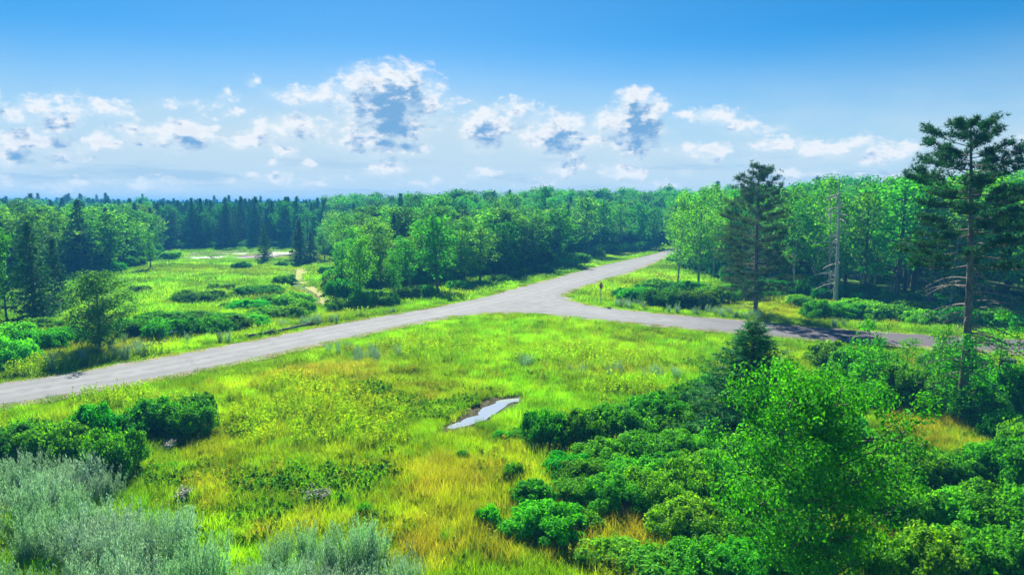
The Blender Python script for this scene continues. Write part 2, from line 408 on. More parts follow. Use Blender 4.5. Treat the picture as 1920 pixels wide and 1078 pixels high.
# ------------------------------------------------------------------ ground
def lines(a, b, step, lo, hi, g=1.10):
    l = list(np.arange(a, b+1e-6, step)); s = step; v = b
    while v < hi: s = min(s*g, 120); v += s; l.append(min(v, hi))
    s = step; v = a; L = []
    while v > lo: s = min(s*g, 120); v -= s; L.append(max(v, lo))
    return np.array(sorted(set(L+l)))
GX = lines(-75, 80, 0.9, -1900, 1900); GY = lines(16, 130, 0.8, -120, 2600)
GXX, GYY = np.meshgrid(GX, GY)
G_SD = road_sd(GXX, GYY)
G_Z = height(GXX, GYY, G_SD)
G_Z = np.where(G_SD < 0.9, np.minimum(G_Z, -0.045), G_Z)

# colours of the turf, painted where the ground of the photograph has them: (px, py, rx, ry, colour, weight)
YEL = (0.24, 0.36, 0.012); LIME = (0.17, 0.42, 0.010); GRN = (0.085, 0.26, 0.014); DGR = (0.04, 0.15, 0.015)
OCH = (0.31, 0.33, 0.03); RUST = (0.33, 0.28, 0.06); SAGE = (0.19, 0.27, 0.13); TAN = (0.42, 0.32, 0.10); OLV = (0.15, 0.20, 0.03)
PATCH = [
 (520,760,260,90,YEL,.7),(640,730,120,60,YEL,.8),(760,700,120,40,OLV,.45),(620,700,110,22,SAGE,.6),(560,705,90,20,RUST,.45),
 (1000,640,260,45,LIME,.8),(900,700,160,40,LIME,.5),(1180,660,160,40,YEL,.45),(1300,640,120,30,LIME,.6),(1290,615,200,12,OLV,.5),
 (850,740,90,24,OCH,.45),(430,780,70,40,LIME,.6),(240,760,140,24,LIME,.6),(420,830,120,50,YEL,.6),(380,835,60,20,OCH,.5),
 (400,925,90,40,OCH,.5),(560,900,90,40,GRN,.8),(650,905,90,34,GRN,.8),(500,960,60,34,GRN,.6),(690,865,90,40,YEL,.5),
 (840,900,110,50,RUST,.55),(560,990,120,26,RUST,.7),(840,980,120,70,OCH,.65),(800,1030,120,50,RUST,.55),(960,880,90,60,OCH,.45),
 (900,840,110,40,LIME,.5),(1010,850,120,24,OCH,.5),(960,1020,120,60,RUST,.5),(1150,1000,110,50,OCH,.75),(1200,975,60,40,RUST,.6),
 (1740,810,110,60,OCH,.9),(1830,850,60,30,YEL,.7),(1700,780,40,20,RUST,.7),(1880,700,60,30,OCH,.7),
 (1150,700,90,16,SAGE,.6),(1100,705,60,14,RUST,.3),(700,665,60,12,SAGE,.5),(880,790,60,30,OLV,.6),
 (870,550,110,10,OCH,.6),(930,540,110,10,LIME,.7),(1100,550,90,10,LIME,.9),(1170,545,110,30,YEL,.6),(1230,520,60,20,OCH,.35),(1150,468,70,8,TAN,.6),(1090,478,50,8,RUST,.45),
 (1400,580,120,22,YEL,.9),(1480,585,70,12,OCH,.8),(1650,610,160,14,LIME,.6),
 (370,560,90,26,LIME,.5),(300,555,80,30,LIME,.8),(300,590,60,14,LIME,1.0),(420,520,140,14,LIME,.4),(400,505,120,8,OCH,.5),(560,510,90,8,OCH,.5),
 (330,480,70,10,LIME,.7),(560,480,100,8,OCH,.5),(440,470,110,6,GRN,.8),(480,550,110,14,SAGE,.4),(560,560,50,10,TAN,.5),(540,520,50,14,LIME,.7),
 (60,700,140,22,YEL,.6),(240,655,60,14,RUST,.5),(110,660,90,20,SAGE,.6),(420,640,160,8,SAGE,.4),(650,600,100,12,SAGE,.35),
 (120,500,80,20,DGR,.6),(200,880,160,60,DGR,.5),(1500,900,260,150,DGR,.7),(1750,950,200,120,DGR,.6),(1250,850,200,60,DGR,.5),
]
def ground_col(x, y, sd=None, fine=True):
    """natural colour of the plant cover at ground points"""
    x = np.asarray(x, float); y = np.asarray(y, float)
    if sd is None: sd = road_sd(x, y)
    sh = x.shape+(3,)
    n1 = ss(.3, .7, fbm(x/7, y/7, 21, 4))[..., None]; n2 = ss(.42, .72, fbm(x/3.1, y/3.1, 33, 4))[..., None]; n3 = ss(.52, .75, fbm(x/5.3+9, y/5.3, 55, 4))[..., None]
    c = np.array(GRN)*(1-n1)+np.array(LIME)*n1
    near = (y < 75)[..., None]; yw = np.where(near, .55, .15)
    c = c*(1-n2*yw)+np.array(YEL)*n2*yw
    bands = (ss(.50, .62, fbm(x/30, y/5, 120, 3))*(y > 80))[..., None]; c = c*(1-.45*bands)+np.array(DGR)*.45*bands
    c = c*(1-n3*.25*near)+np.array(OCH)*n3*.25*near
    px, py = to_pix(x, y, -0.4)
    wob = (fbm(x/2.2, y/2.2, 71, 3)-.5)
    mot = fbm(x/1.1, y/1.1, 101, 3)
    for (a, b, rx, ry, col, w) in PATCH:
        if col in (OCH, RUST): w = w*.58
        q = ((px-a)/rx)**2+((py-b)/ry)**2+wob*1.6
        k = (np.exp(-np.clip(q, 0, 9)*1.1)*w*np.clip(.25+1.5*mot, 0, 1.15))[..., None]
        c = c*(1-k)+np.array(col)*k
    # mown verge along the roads
    v = (1-ss(2.0, 4.5, sd+wob*3))[..., None]*(y < 400)[..., None]
    c = c*(1-v*.75)+(np.array((0.15, 0.36, 0.012))*(0.8+.4*n1))*v*.75
    b = (1-ss(0.2, 1.0, sd+wob*1.2))[..., None]
    c = c*(1-b*.6)+np.array((0.24, 0.22, 0.13))*b*.6
    return c

def ground_material():
    m, t, out = new_mat('turf_and_soil')
    a = t.node('ShaderNodeAttribute'); a.attribute_name = 'col'
    geo = t.node('ShaderNodeNewGeometry')
    n = t.noise(geo.outputs['Position'], 2.2, 6, 0.7); n2 = t.noise(geo.outputs['Position'], 0.35, 4, 0.6)
    c = t.mix(t.ramp(n, 0.35, 0.75), t.mix(1.0, a.outputs['Color'], (0.40, 0.38, 0.5, 1), 'MULTIPLY'), a.outputs['Color'])
    c = t.mix(t.ramp(n2, 0.35, 0.7), t.mix(1.0, c, (0.75, 0.78, 0.8, 1), 'MULTIPLY'), c)
    b = t.node('ShaderNodeBsdfPrincipled'); b.inputs['Roughness'].default_value = 0.95; b.inputs['Specular IOR Level'].default_value = 0.1
    t.l.new(c, b.inputs['Base Color'])
    bp = t.node('ShaderNodeBump'); bp.inputs['Strength'].default_value = 0.7; bp.inputs['Distance'].default_value = 0.15
    t.l.new(n, bp.inputs['Height']); t.l.new(bp.outputs[0], b.inputs['Normal']); t.l.new(b.outputs[0], out.inputs[0]); return m
M_GROUND = ground_material()
mb = MB(); ny, nx = GXX.shape
gi, gj = np.meshgrid(np.arange(ny-1), np.arange(nx-1), indexing='ij')
GF = np.stack([gi*nx+gj, gi*nx+gj+1, (gi+1)*nx+gj+1, (gi+1)*nx+gj], -1).reshape(-1, 4)
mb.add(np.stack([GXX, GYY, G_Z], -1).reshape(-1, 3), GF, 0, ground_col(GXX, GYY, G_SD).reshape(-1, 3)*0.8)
o = mb.build('ground', M_GROUND, smooth=True, use_col=True); tag(o, kind='structure')

# ------------------------------------------------------------------ road
CENTRE_MAIN = np.array([((a[0]), (a[1])) for a in dense(smoothp([flat(*p) for p in [(-400,812),(0,739),(300,689),(640,620),(800,593),(930,564),(1010,543),(1100,520),(1205,490),(1250,476)]]), 1.0)])
CENTRE_SIDE = np.array(dense(smoothp([flat(*p) for p in [(960,552),(1000,562),(1050,575),(1130,586),(1250,600),(1400,614),(1580,629),(1900,648),(2400,677)]]), 1.0))
CENTRE_TURN = np.array(dense(smoothp([flat(*p) for p in [(640,620),(800,592),(900,580),(960,577),(1050,581),(1150,590),(1280,603)]]), 1.0))
CENTRE_TURN2 = np.array(dense(smoothp([flat(*p) for p in [(1180,498),(1080,525),(1030,545),(1025,558),(1060,572),(1140,585),(1260,601)]]), 1.0))
def lat(P, x, y):
    out = np.empty(len(x))
    for i in range(0, len(x), 3000):
        d = np.hypot(x[i:i+3000, None]-P[None, :, 0], y[i:i+3000, None]-P[None, :, 1]); out[i:i+3000] = d.min(1)
    return out
def build_road():
    x0, x1, y0, y1 = ROADP[:, 0].min(), ROADP[:, 0].max(), ROADP[:, 1].min(), ROADP[:, 1].max()
    gx, gy = np.meshgrid(np.arange(x0, x1, 0.5), np.arange(y0, y1, 0.5)); gx = gx.ravel(); gy = gy.ravel()
    m = (gx > -60) & (gx < 110)
    gx, gy = gx[m], gy[m]
    ins = in_poly(ROADP[::2], gx, gy); gx, gy = gx[ins], gy[ins]
    ed = edge_dist(gx, gy); k = ed > 0.35; gx, gy = gx[k]+rng.uniform(-.08, .08, k.sum()), gy[k]+rng.uniform(-.08, .08, k.sum())
    bnd = [Vector(p) for p in ROADP]; nb = len(bnd)
    pts = bnd+[Vector((a, b)) for a, b in zip(gx, gy)]
    r = mgeo.delaunay_2d_cdt(pts, [(i, (i+1) % nb) for i in range(nb)], [], 1, 1e-4)
    V = np.array([(v.x, v.y) for v in r[0]]); F = [f for f in r[2] if len(f) == 3]
    x, y = V[:, 0], V[:, 1]
    def tracks(P, wd=0.42): d = lat(P, x, y); return (np.exp(-((d-0.85)/wd)**2)+np.exp(-((d-2.5)/.5)**2)*.5)
    ds = lat(CENTRE_SIDE, x, y); dm = lat(CENTRE_MAIN, x, y)
    wm = np.clip(1-(dm-3)/2, 0, 1)
    tr = np.maximum(tracks(CENTRE_MAIN), np.maximum(tracks(CENTRE_SIDE)*.8, np.maximum(tracks(CENTRE_TURN, .25)*.9, tracks(CENTRE_TURN2, .25)*.8)))
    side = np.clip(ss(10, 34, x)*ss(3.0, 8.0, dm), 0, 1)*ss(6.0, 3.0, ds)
    edge = np.exp(-(edge_dist(x, y)/0.45)**2)
    mb = MB(); mb.add(np.stack([x, y, np.zeros(len(x))], 1), F, 0, np.stack([tr, side, edge], 1))
    m, t, out = new_mat('worn_asphalt')
    a = t.node('ShaderNodeAttribute'); a.attribute_name = 'col'; s = t.node('ShaderNodeSeparateColor'); t.l.new(a.outputs['Color'], s.inputs[0])
    geo = t.node('ShaderNodeNewGeometry'); P = geo.outputs['Position']
    # streaks along the driving direction of the main road
    rot = t.node('ShaderNodeVectorRotate', rotation_type='Z_AXIS'); t.l.new(P, rot.inputs[0]); rot.inputs['Angle'].default_value = R(-55)
    st = t.noise(t.vmath('MULTIPLY', rot.outputs[0], (0.025, 1.5, 1)), 1.6, 4, 0.6)
    grain = t.noise(P, 9, 5, 0.75); blot = t.noise(P, 0.45, 4, 0.6)
    c = t.mix(t.ramp(blot, 0.3, 0.7), (0.145, 0.158, 0.165, 1), (0.175, 0.188, 0.196, 1))
    c = t.mix(t.math('MULTIPLY', t.ramp(st, 0.42, 0.70), 0.30), c, (0.12, 0.118, 0.13, 1))
    c = t.mix(t.math('MULTIPLY', s.outputs[0], t.math('MULTIPLY_ADD', blot, 0.6, 0.3)), c, (0.245, 0.262, 0.272, 1))
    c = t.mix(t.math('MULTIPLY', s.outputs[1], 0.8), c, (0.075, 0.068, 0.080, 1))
    c = t.mix(t.math('MULTIPLY', s.outputs[2], t.ramp(grain, 0.3, 0.6)), c, (0.18, 0.15, 0.12, 1))
    c = t.mix(t.math('MULTIPLY', t.ramp(grain, 0.5, 0.75), 0.15), c, (0.09, 0.087, 0.095, 1))
    # repair cracks
    vr = t.node('ShaderNodeTexVoronoi', feature='DISTANCE_TO_EDGE'); vr.inputs['Scale'].default_value = 0.16
    t.l.new(t.vmath('ADD', P, t.vmath('MULTIPLY', t.noise(P, 0.8, 3, .6, color=True), (2.5, 2.5, 0))), vr.inputs['Vector'])
    cr = t.ramp(vr.outputs[0], 0.012, 0.004)
    c = t.mix(t.math('MULTIPLY', cr, 0.28), c, (0.07, 0.065, 0.07, 1))
    b = t.node('ShaderNodeBsdfPrincipled'); t.l.new(c, b.inputs['Base Color']); b.inputs['Roughness'].default_value = 0.9; b.inputs['Specular IOR Level'].default_value = 0.12
    bp = t.node('ShaderNodeBump'); bp.inputs['Strength'].default_value = 0.3; bp.inputs['Distance'].default_value = 0.01
    t.l.new(grain, bp.inputs['Height']); t.l.new(bp.outputs[0], b.inputs['Normal']); t.l.new(b.outputs[0], out.inputs[0])
    o = mb.build('road', m, use_col=True); tag(o, kind='structure')
    # gravel shoulder: a ragged strip along every edge, just under the asphalt
    M_GRAVEL = simple_mat('gravel', (0.12, 0.10, 0.085), (0.30, 0.27, 0.23), 7, 0.95, bump=0.8)
    mb = MB()
    for P, sgn, w in ((E_FAR, 1, .35), (E_IN, 1, .6), (E_NEAR, 1, .6)):
        A = np.array(P); d = np.gradient(A, axis=0); n = np.stack([-d[:, 1], d[:, 0]], 1); n /= np.linalg.norm(n, axis=1, keepdims=True)+1e-9
        ww = w*(0.35+1.3*vnoise(A[:, 0]*.8, A[:, 1]*.8, 77)+.6*vnoise(A[:, 0]*2.4, A[:, 1]*2.4, 78))
        test = in_poly(ROADP[::2], A[10:11, 0]+n[10, 0]*.6, A[10:11, 1]+n[10, 1]*.6)[0]
        s_ = -1 if test else 1
        I = A-n*s_*.5; O = A+n*s_*ww[:, None]; k = len(A)
        V = np.concatenate([np.c_[I, np.full(k, -.014)], np.c_[A, np.full(k, -.006)], np.c_[O, np.full(k, -.03)]])
        F = [(i, i+1, k+i+1, k+i) for i in range(k-1)]+[(k+i, k+i+1, 2*k+i+1, 2*k+i) for i in range(k-1)]
        mb.add(V, F, 0)
    o = mb.build('gravel_shoulder', M_GRAVEL); tag(o, kind='structure')
build_road()

def drape(name, pixpoly, mat, lift=0.02, step=0.5, z=None, kind='structure', ragged=0.15, col=None):
    poly = jit(dense(smoothp([tuple(at(*p)[:2]) for p in pixpoly+[pixpoly[0]]], 1), step)[:-1], ragged, 5)
    A = np.array(poly); x0, y0 = A.min(0); x1, y1 = A.max(0)
    gx, gy = np.meshgrid(np.arange(x0, x1, step), np.arange(y0, y1, step)); gx, gy = gx.ravel(), gy.ravel()
    ins = in_poly(A, gx, gy); gx, gy = gx[ins], gy[ins]
    d = np.sqrt(((gx[:, None]-A[None, :, 0])**2+(gy[:, None]-A[None, :, 1])**2).min(1)) if len(gx) else np.zeros(0)
    k = d > step*.5; gx, gy = gx[k], gy[k]
    r = mgeo.delaunay_2d_cdt([Vector(p) for p in poly]+[Vector(p) for p in zip(gx, gy)], [(i, (i+1) % len(poly)) for i in range(len(poly))], [], 1, 1e-4)
    V = np.array([(v.x, v.y) for v in r[0]]); F = [f for f in r[2] if len(f) == 3]
    Z = np.full(len(V), z) if z is not None else height(V[:, 0], V[:, 1])+lift
    mb = MB(); mb.add(np.c_[V, Z], F, 0); o = mb.build(name, mat, smooth=True); tag(o, kind=kind); return o
def water_mat(name, c, rough=0.06, ripple=0.25, scale=5, ior=1.45):
    m, t, out = new_mat(name)
    b = t.node('ShaderNodeBsdfPrincipled'); b.inputs['Base Color'].default_value = (*c, 1); b.inputs['Roughness'].default_value = rough
    b.inputs['IOR'].default_value = ior; b.inputs['Specular IOR Level'].default_value = 0.9
    geo = t.node('ShaderNodeNewGeometry'); n = t.noise(geo.outputs['Position'], scale, 3, 0.6)
    bp = t.node('ShaderNodeBump'); bp.inputs['Strength'].default_value = ripple; bp.inputs['Distance'].default_value = 0.02
    t.l.new(n, bp.inputs['Height']); t.l.new(bp.outputs[0], b.inputs['Normal']); t.l.new(b.outputs[0], out.inputs[0]); return m
def mud_mat(name, c1, c2):
    m, t, out = new_mat(name)
    b = t.node('ShaderNodeBsdfPrincipled'); geo = t.node('ShaderNodeNewGeometry')
    n = t.noise(geo.outputs['Position'], 3.5, 6, 0.75)
    t.l.new(t.mix(t.ramp(n, .35, .65), (*c1, 1), (*c2, 1)), b.inputs['Base Color'])
    t.l.new(t.math('MULTIPLY_ADD', n, 0.8, 0.25), b.inputs['Roughness']); b.inputs['Specular IOR Level'].default_value = 0.0
    bp = t.node('ShaderNodeBump'); bp.inputs['Strength'].default_value = 0.9; bp.inputs['Distance'].default_value = 0.08
    t.l.new(n, bp.inputs['Height']); t.l.new(bp.outputs[0], b.inputs['Normal']); t.l.new(b.outputs[0], out.inputs[0]); return m
M_WATER = water_mat('puddle_surface', (0.30, 0.33, 0.36), 0.05, 0.2, 3, 2.4)
M_MUD = mud_mat('wet_mud', (0.03, 0.03, 0.018), (0.12, 0.12, 0.07))
M_MUD2 = simple_mat('drying_pond_bed', (0.10, 0.085, 0.075), (0.30, 0.25, 0.26), .5, .95, (.12, 2, 1), .0, 0.0)
M_POND = water_mat('pond_surface', (0.10, 0.13, 0.16), 0.35, 1.0, 2)
PUDDLE_POLY = [(818,805),(848,790),(858,774),(878,768),(893,750),(930,743),(985,740),(994,748),(968,761),(948,768),(936,777),(882,797),(850,807)]
drape('puddle_bed', PUDDLE_POLY, M_MUD, z=-0.335, step=0.3, ragged=0.45)
drape('puddle_water', [(838,802),(856,795),(872,792),(876,782),(893,776),(902,766),(918,757),(934,751),(958,749),(982,745),(972,753),(956,761),(944,767),(932,774),(916,783),(894,791),(872,797),(852,803)], M_WATER, z=-0.325, step=0.25, ragged=0.28)
POND_POLY = [(335,484),(350,474),(430,470),(500,468),(545,468),(572,472),(548,480),(500,486),(440,490),(380,490)]
drape('pond_bed', POND_POLY, M_MUD2, lift=0.05, step=2.0, ragged=0.8)
drape('pond_water', [(345,484),(380,478),(400,486),(375,488)], M_POND, lift=0.12, step=1.5, ragged=0.6)
drape('pond_water', [(400,483),(440,475),(500,474),(545,472),(540,478),(480,482),(440,487),(410,488)], M_POND, lift=0.11, step=2.0, ragged=0.9)
drape('pond_bed', [(425,482),(460,478),(500,478),(490,481),(450,484)], M_MUD2, lift=0.16, step=2.0, ragged=0.8)
drape('pond_bed', [(450,478),(480,475.5),(530,475),(500,476.5)], M_MUD2, lift=0.16, step=2.0, ragged=0.6)
drape('creek_pool', [(358,540),(372,535),(384,534),(386,538),(370,541)], M_POND, lift=0.08, step=0.8, ragged=0.3)
drape('creek_pool', [(440,532),(455,529),(462,531),(450,534)], M_POND, lift=0.08, step=0.8, ragged=0.3)
M_PATH = simple_mat('dry_sandy_track', (0.26, 0.23, 0.06), (0.20, 0.27, 0.03), 0.5, 0.95, bump=0.2)
drape('path', [(556,500),(553,515),(556,528),(580,545),(597,556),(603,570),(602,590),(628,587),(632,573),(626,562),(610,550),(592,540),(580,530),(572,515),(575,502)], M_PATH, lift=0.05, step=1.0, ragged=0.3)

# ------------------------------------------------------------------ vegetation prototypes (meshes only)
def crown_decid(seed, H, rad, base, nlimb, leaf, per, clr=0.75, flat=0.75, top=1.0, density=1.0, trunk_r=None, lean=0.3, airy=0.0, mt=0, shape='oval'):
    """returns (crown MB, trunk MB): limbs ending in clumps of leaves spread through the crown's volume"""
    r = np.random.default_rng(seed); cr, tk = MB(), MB()
    tr = trunk_r or H*0.014+0.03
    topp = np.array([r.normal()*lean, r.normal()*lean, H*0.93])
    path = curve3((0, 0, -.15), topp, r.normal(size=3)*np.array([.25, .25, 0])*lean, 9, r)
    tube(tk, path, np.linspace(tr, tr*.18, 9), 7)
    def tp(z): t = np.clip((z+.15)/(topp[2]+.15), 0, 1)*8; i = int(min(t, 7)); return path[i]*(1-(t-i))+path[i+1]*(t-i)
    C = []
    for i in range(nlimb):
        f = (i+r.uniform(0, 1))/nlimb; z0 = base*.85+(H*.90-base*.85)*f
        if shape == 'oval': w = math.sin(math.pi*min(1, .16+.80*f))**.7
        elif shape == 'cone': w = (1.02-f)**.8
        else: w = math.sin(math.pi*min(1, .30+.66*f))**.6
        a = i*2.399+r.normal()*.4; L = rad*w*r.uniform(.65-.35*airy, 1.12+.32*airy)
        s0 = tp(z0); e = s0+np.array([math.cos(a)*L, math.sin(a)*L, L*r.uniform(.15, .6)+(H-z0)*.10])
        e[2] = min(e[2], H*top)
        br = curve3(s0, e, (0, 0, -L*.08), 5, r); tube(tk, br, np.linspace(tr*(.42-.2*f), .012, 5), 4, cap=False)
        C.append((e, clr*r.uniform(.7, 1.15)))
        for _ in range(int(2+L*1.1)):
            t = r.uniform(.3, 1); q = br[min(4, int(t*4))]+r.normal(size=3)*np.array([.32, .32, .25])*(L*.4+.25)
            C.append((q, clr*r.uniform(.5, 1.0)))
            if r.uniform() < .6: tube(tk, [br[min(3, int(t*4))], q], [.03, .01], 3, cap=False)
    C.append((tp(H*.92), clr*.7))
    ctr = np.array([topp[0]*.6, topp[1]*.6, (base+H)*.5])
    for q, cs in C:
        n = max(6, int(per*density*(cs/clr)**2)); u = unit(n, r); rr = cs*r.uniform(.25, 1, n)**.5
        lump = 1+.25*np.sin(u[:, 0]*5+q[0]*3)*np.sin(u[:, 1]*5+q[1]*3)
        P = q+u*np.array([1, 1, flat])*(rr*lump)[:, None]
        N = u*.7+np.array([0, 0, .6])+unit(n, r)*.75
        k = P[:, 2] > .15; leaves(cr, P[k], N[k], leaf, mt, 1.5, r)
    return cr, tk
def shrub_geo(seed, rad, h, leaf, n, lobes=14, cr_=.30):
    """a mound of leafy clusters on short stems, open to the ground at its skirts"""
    r = np.random.default_rng(seed); cr, st = MB(), MB(); ncl = lobes
    big = [(math.cos(i*2.399)*math.sqrt((i+.5)/7)*rad*.62, math.sin(i*2.399)*math.sqrt((i+.5)/7)*rad*.62, r.uniform(.34, .52)*rad, r.uniform(.75, 1.05)) for i in range(7)]
    per = n//ncl
    for i in range(ncl):
        bx, by, br_, bh = big[i % 7]; u = unit(1, r)[0]; u[2] = abs(u[2])*1.2-.15; u /= np.linalg.norm(u)
        q2 = (bx*bx+by*by)/(rad*rad); top_ = h*(1-.45*q2)*bh
        c = np.array([bx+u[0]*br_, by+u[1]*br_, max(.10*h, top_*(.42+.50*max(u[2], -.6)))+r.normal()*.04*h])
        cs = cr_*r.uniform(.75, 1.3); v = unit(per, r); rr = cs*r.uniform(.3, 1, per)**.6
        P = c+v*rr[:, None]*np.array([1, 1, .8]); N = v*.5+u*.35+np.array([0, 0, .45])+unit(per, r)*.7
        k = P[:, 2] > .02; leaves(cr, P[k], N[k], leaf, 0, 1.4, r)
        if i % 3 == 0: tube(st, curve3((bx*.4, by*.4, -.1), c, .08, 4, r), [.028, .02, .014, .006], 3, cap=False)
    for _ in range(ncl//2):      # loose shoots breaking the outline
        bx, by, br_, bh = big[r.integers(0, 7)]; a = r.uniform(0, 6.28); x, y = bx+math.cos(a)*br_*r.uniform(.2, .9), by+math.sin(a)*br_*r.uniform(.2, .9)
        q2 = (x*x+y*y)/(rad*rad); z = h*(1-.45*q2)*bh*.9; k = 10; t = r.uniform(0, 1, k)[:, None]
        P = np.array([x, y, z*.85])+np.array([math.cos(a)*.2, math.sin(a)*.2, 1])*t*(.20*h+.08)+r.normal(size=(k, 3))*.06; leaves(cr, P, unit(k, r)+np.array([0, 0, .5]), leaf, 0, 1.5, r)
    return cr, st
def tuft(mb, C, D, L, n, w, r, mat=0):
    """needle tufts: n blades radiating about direction D from each centre"""
    m = len(C); C = np.repeat(C, n, 0); D = np.repeat(D/(np.linalg.norm(D, axis=1, keepdims=True)+1e-9), n, 0)
    d = D*.55+unit(m*n, r)*.8; d /= np.linalg.norm(d, axis=1, keepdims=True)
    s = np.cross(d, unit(m*n, r)); s /= np.linalg.norm(s, axis=1, keepdims=True)
    l = (L*r.uniform(.7, 1.15, m*n))[:, None]
    V = np.stack([C-s*w*.5, C+s*w*.5, C+d*l], 1).reshape(-1, 3); mb.add(V, np.arange(3*m*n).reshape(-1, 3), mat)
def pine_geo(seed, H, rad, base, nb, needle, per, tr, dead=10, tiers=None, lean=.2, w=.03, sub=5, ntuft=9):
    """tall pine: bare trunk below, dead snags, open tufted crown above"""
    r = np.random.default_rng(seed); cr, tk = MB(), MB()
    top = np.array([r.normal()*lean, r.normal()*lean, H])
    path = curve3((0, 0, -.2), top, r.normal(size=3)*np.array([.2, .2, 0]), 12, r); tube(tk, path, tr*np.linspace(1, 0, 12)**.75+.02, 9)
    def tp(z): t = np.clip((z+.2)/(H+.2), 0, .999)*11; i = int(t); return path[i]*(1-(t-i))+path[i+1]*(t-i)
    for i in range(nb):
        f = (i+.5)/nb; z = base+(H*.97-base)*f; a = i*2.399+r.normal()*.3
        wf = np.interp(f, [0, .12, .35, .6, .8, 1], tiers or [.75, .95, 1, .8, .52, .14]); L = rad*wf*r.uniform(.7, 1.12)
        s0 = tp(z); e = s0+np.array([math.cos(a)*L, math.sin(a)*L, L*np.interp(f, [0, .5, 1], [-.04, .20, .65])*r.uniform(.6, 1.3)])
        br = curve3(s0, e, (0, 0, -L*.07), 7, r); tube(tk, br, np.linspace(tr*(.20-.1*f), .012, 7), 4, cap=False)
        for k in range(int(sub*(.5+L/rad))):
            t = r.uniform(.35, 1.0); p0 = br[min(6, int(t*6))]; dd = (e-s0)/L; sd_ = np.cross(dd, (0, 0, 1))*r.choice([-1, 1])
            q = p0+(dd*.5+sd_*r.uniform(.1, .9)+np.array([0, 0, .35]))*L*.30*r.uniform(.4, 1.1)
            tube(tk, [p0, q], [.022, .008], 3, cap=False)
            m = ntuft; tt = r.uniform(.25, 1.1, m)[:, None]
            P = p0*(1-tt)+q*tt+r.normal(size=(m, 3))*np.array([.13, .13, .07]); tuft(cr, P, np.tile(q-p0, (m, 1))+np.array([0, 0, .35])*np.linalg.norm(q-p0), needle, per, w, r)
        m = 5; P = e+r.normal(size=(m, 3))*.16; tuft(cr, P, np.tile(dd+np.array([0, 0, .4]), (m, 1)), needle, per, w, r)
    dm = MB()
    for i in range(dead):
        z = base*(.28+.72*(i+.5)/dead); a = r.uniform(0, 6.28); L = r.uniform(.8, 3.2)*min(1, rad/3); s0 = tp(z)
        e = s0+np.array([math.cos(a)*L, math.sin(a)*L, -L*r.uniform(.0, .45)]); br = curve3(s0, e, (0, 0, L*.12), 6, r)
        tube(dm, br, np.linspace(.05, .008, 6), 4, cap=False)
        for _ in range(int(3+L*2)):
            j = r.integers(2, 6); q = br[j]+r.normal(size=3)*np.array([.35, .35, .25])-np.array([0, 0, .12]); tube(dm, curve3(br[j], q, .05, 3, r), [.014, .009, .004], 3, cap=False)
    return cr, tk, dm
def spruce_geo(seed, H, rad, base, nb, per, leafL, tr, taper=.9, w=.05, narrow=False):
    r = np.random.default_rng(seed); cr, tk = MB(), MB()
    path = curve3((0, 0, -.15), (r.normal()*.1, r.normal()*.1, H), .08, 6, r); tube(tk, path, np.linspace(tr, .015, 6), 7)
    for i in range(nb):
        f = (i+r.uniform(0, 1))/nb; z = base+(H-base)*f; a = i*2.399+r.normal()*.25
        L = rad*((1-f)**taper+.03)*r.uniform(.72, 1.15); d = np.array([math.cos(a), math.sin(a), 0]); sd_ = np.array([-d[1], d[0], 0])
        br = curve3((0, 0, z), d*L+np.array([0, 0, z-L*.22+f*L*.5]), (0, 0, -L*.10), 5, r); tube(tk, br, np.linspace(.03, .006, 5), 3, cap=False)
        m = max(3, int(per*L/rad*1.2)); t = r.uniform(.12, 1, m); P = np.stack([np.interp(t, np.linspace(0, 1, 5), br[:, k]) for k in range(3)], 1)
        sp_ = (r.uniform(-1, 1, m)*L*.30*(1.15-t))[:, None]; P = P+sd_*sp_+np.array([0, 0, -1])*np.abs(sp_)*.25
        D = d*.8+sd_*np.sign(sp_)*.5+np.array([0, 0, -.15]); tuft(cr, P, np.broadcast_to(D, P.shape)+0*P, leafL, 5, w, r)
    tuft(cr, np.array([[0, 0, H-.1]]*4)+rng.normal(size=(4, 3))*.04, np.array([[0, 0, 1.]]*4), leafL*.9, 6, w, r)
    return cr, tk

def proto(parts):      # [(name, MB, material, smooth)] -> list of (name, mesh)
    return [(n, b.mesh(n, m, smooth=s)) for n, b, m, s in parts if b.n]
PR = {}
for i in range(4):
    c, t = crown_decid(100+i, 11.5, 3.1, 2.6, 26, .27, 34, clr=.95); PR['oak%d' % i] = (11.5, proto([('crown', c, M_DEC, False), ('trunk', t, M_BARK, True)]))
for i in range(3):
    c, t = crown_decid(120+i, 12.5, 2.6, 3.4, 28, .24, 26, clr=.85, shape='tall', airy=.5); PR['ash%d' % i] = (12.5, proto([('crown', c, M_DEC, False), ('trunk', t, M_BARK, True)]))
for i in range(4):
    c, t = crown_decid(140+i, 14.0, 2.3, 2.0 if i < 2 else 4.0, 34, .18, 28, clr=.78, shape='tall', lean=.25, trunk_r=.14); PR['aspen%d' % i] = (14.0, proto([('crown', c, M_ASP, False), ('trunk', t, M_ABARK, True)]))
for i in range(3):
    c, t = spruce_geo(160+i, 12.0, 2.1+.3*i, .7, 110, 13, .55, .16, w=.13); PR['spruce%d' % i] = (12.0, proto([('crown', c, M_SPR, False), ('trunk', t, M_BARK, True)]))
for i in range(2):
    c, t, d = pine_geo(180+i, 14.0, 2.6, 4.5, 40, .30, 7, .20, dead=8, w=.05, sub=5, ntuft=5); PR['pine%d' % i] = (14.0, proto([('crown', c, M_PINE, False), ('trunk', t, M_PBARK, True), ('dead_branch', d, M_TWIG, False)]))
for i in range(3):
    c, s = shrub_geo(200+i, 1.0, 1.05, .078, 6000, 60, .20); PR['bushS%d' % i] = (1.0, proto([('foliage', c, M_SHRUB, False), ('stem', s, M_BARK, False)]))
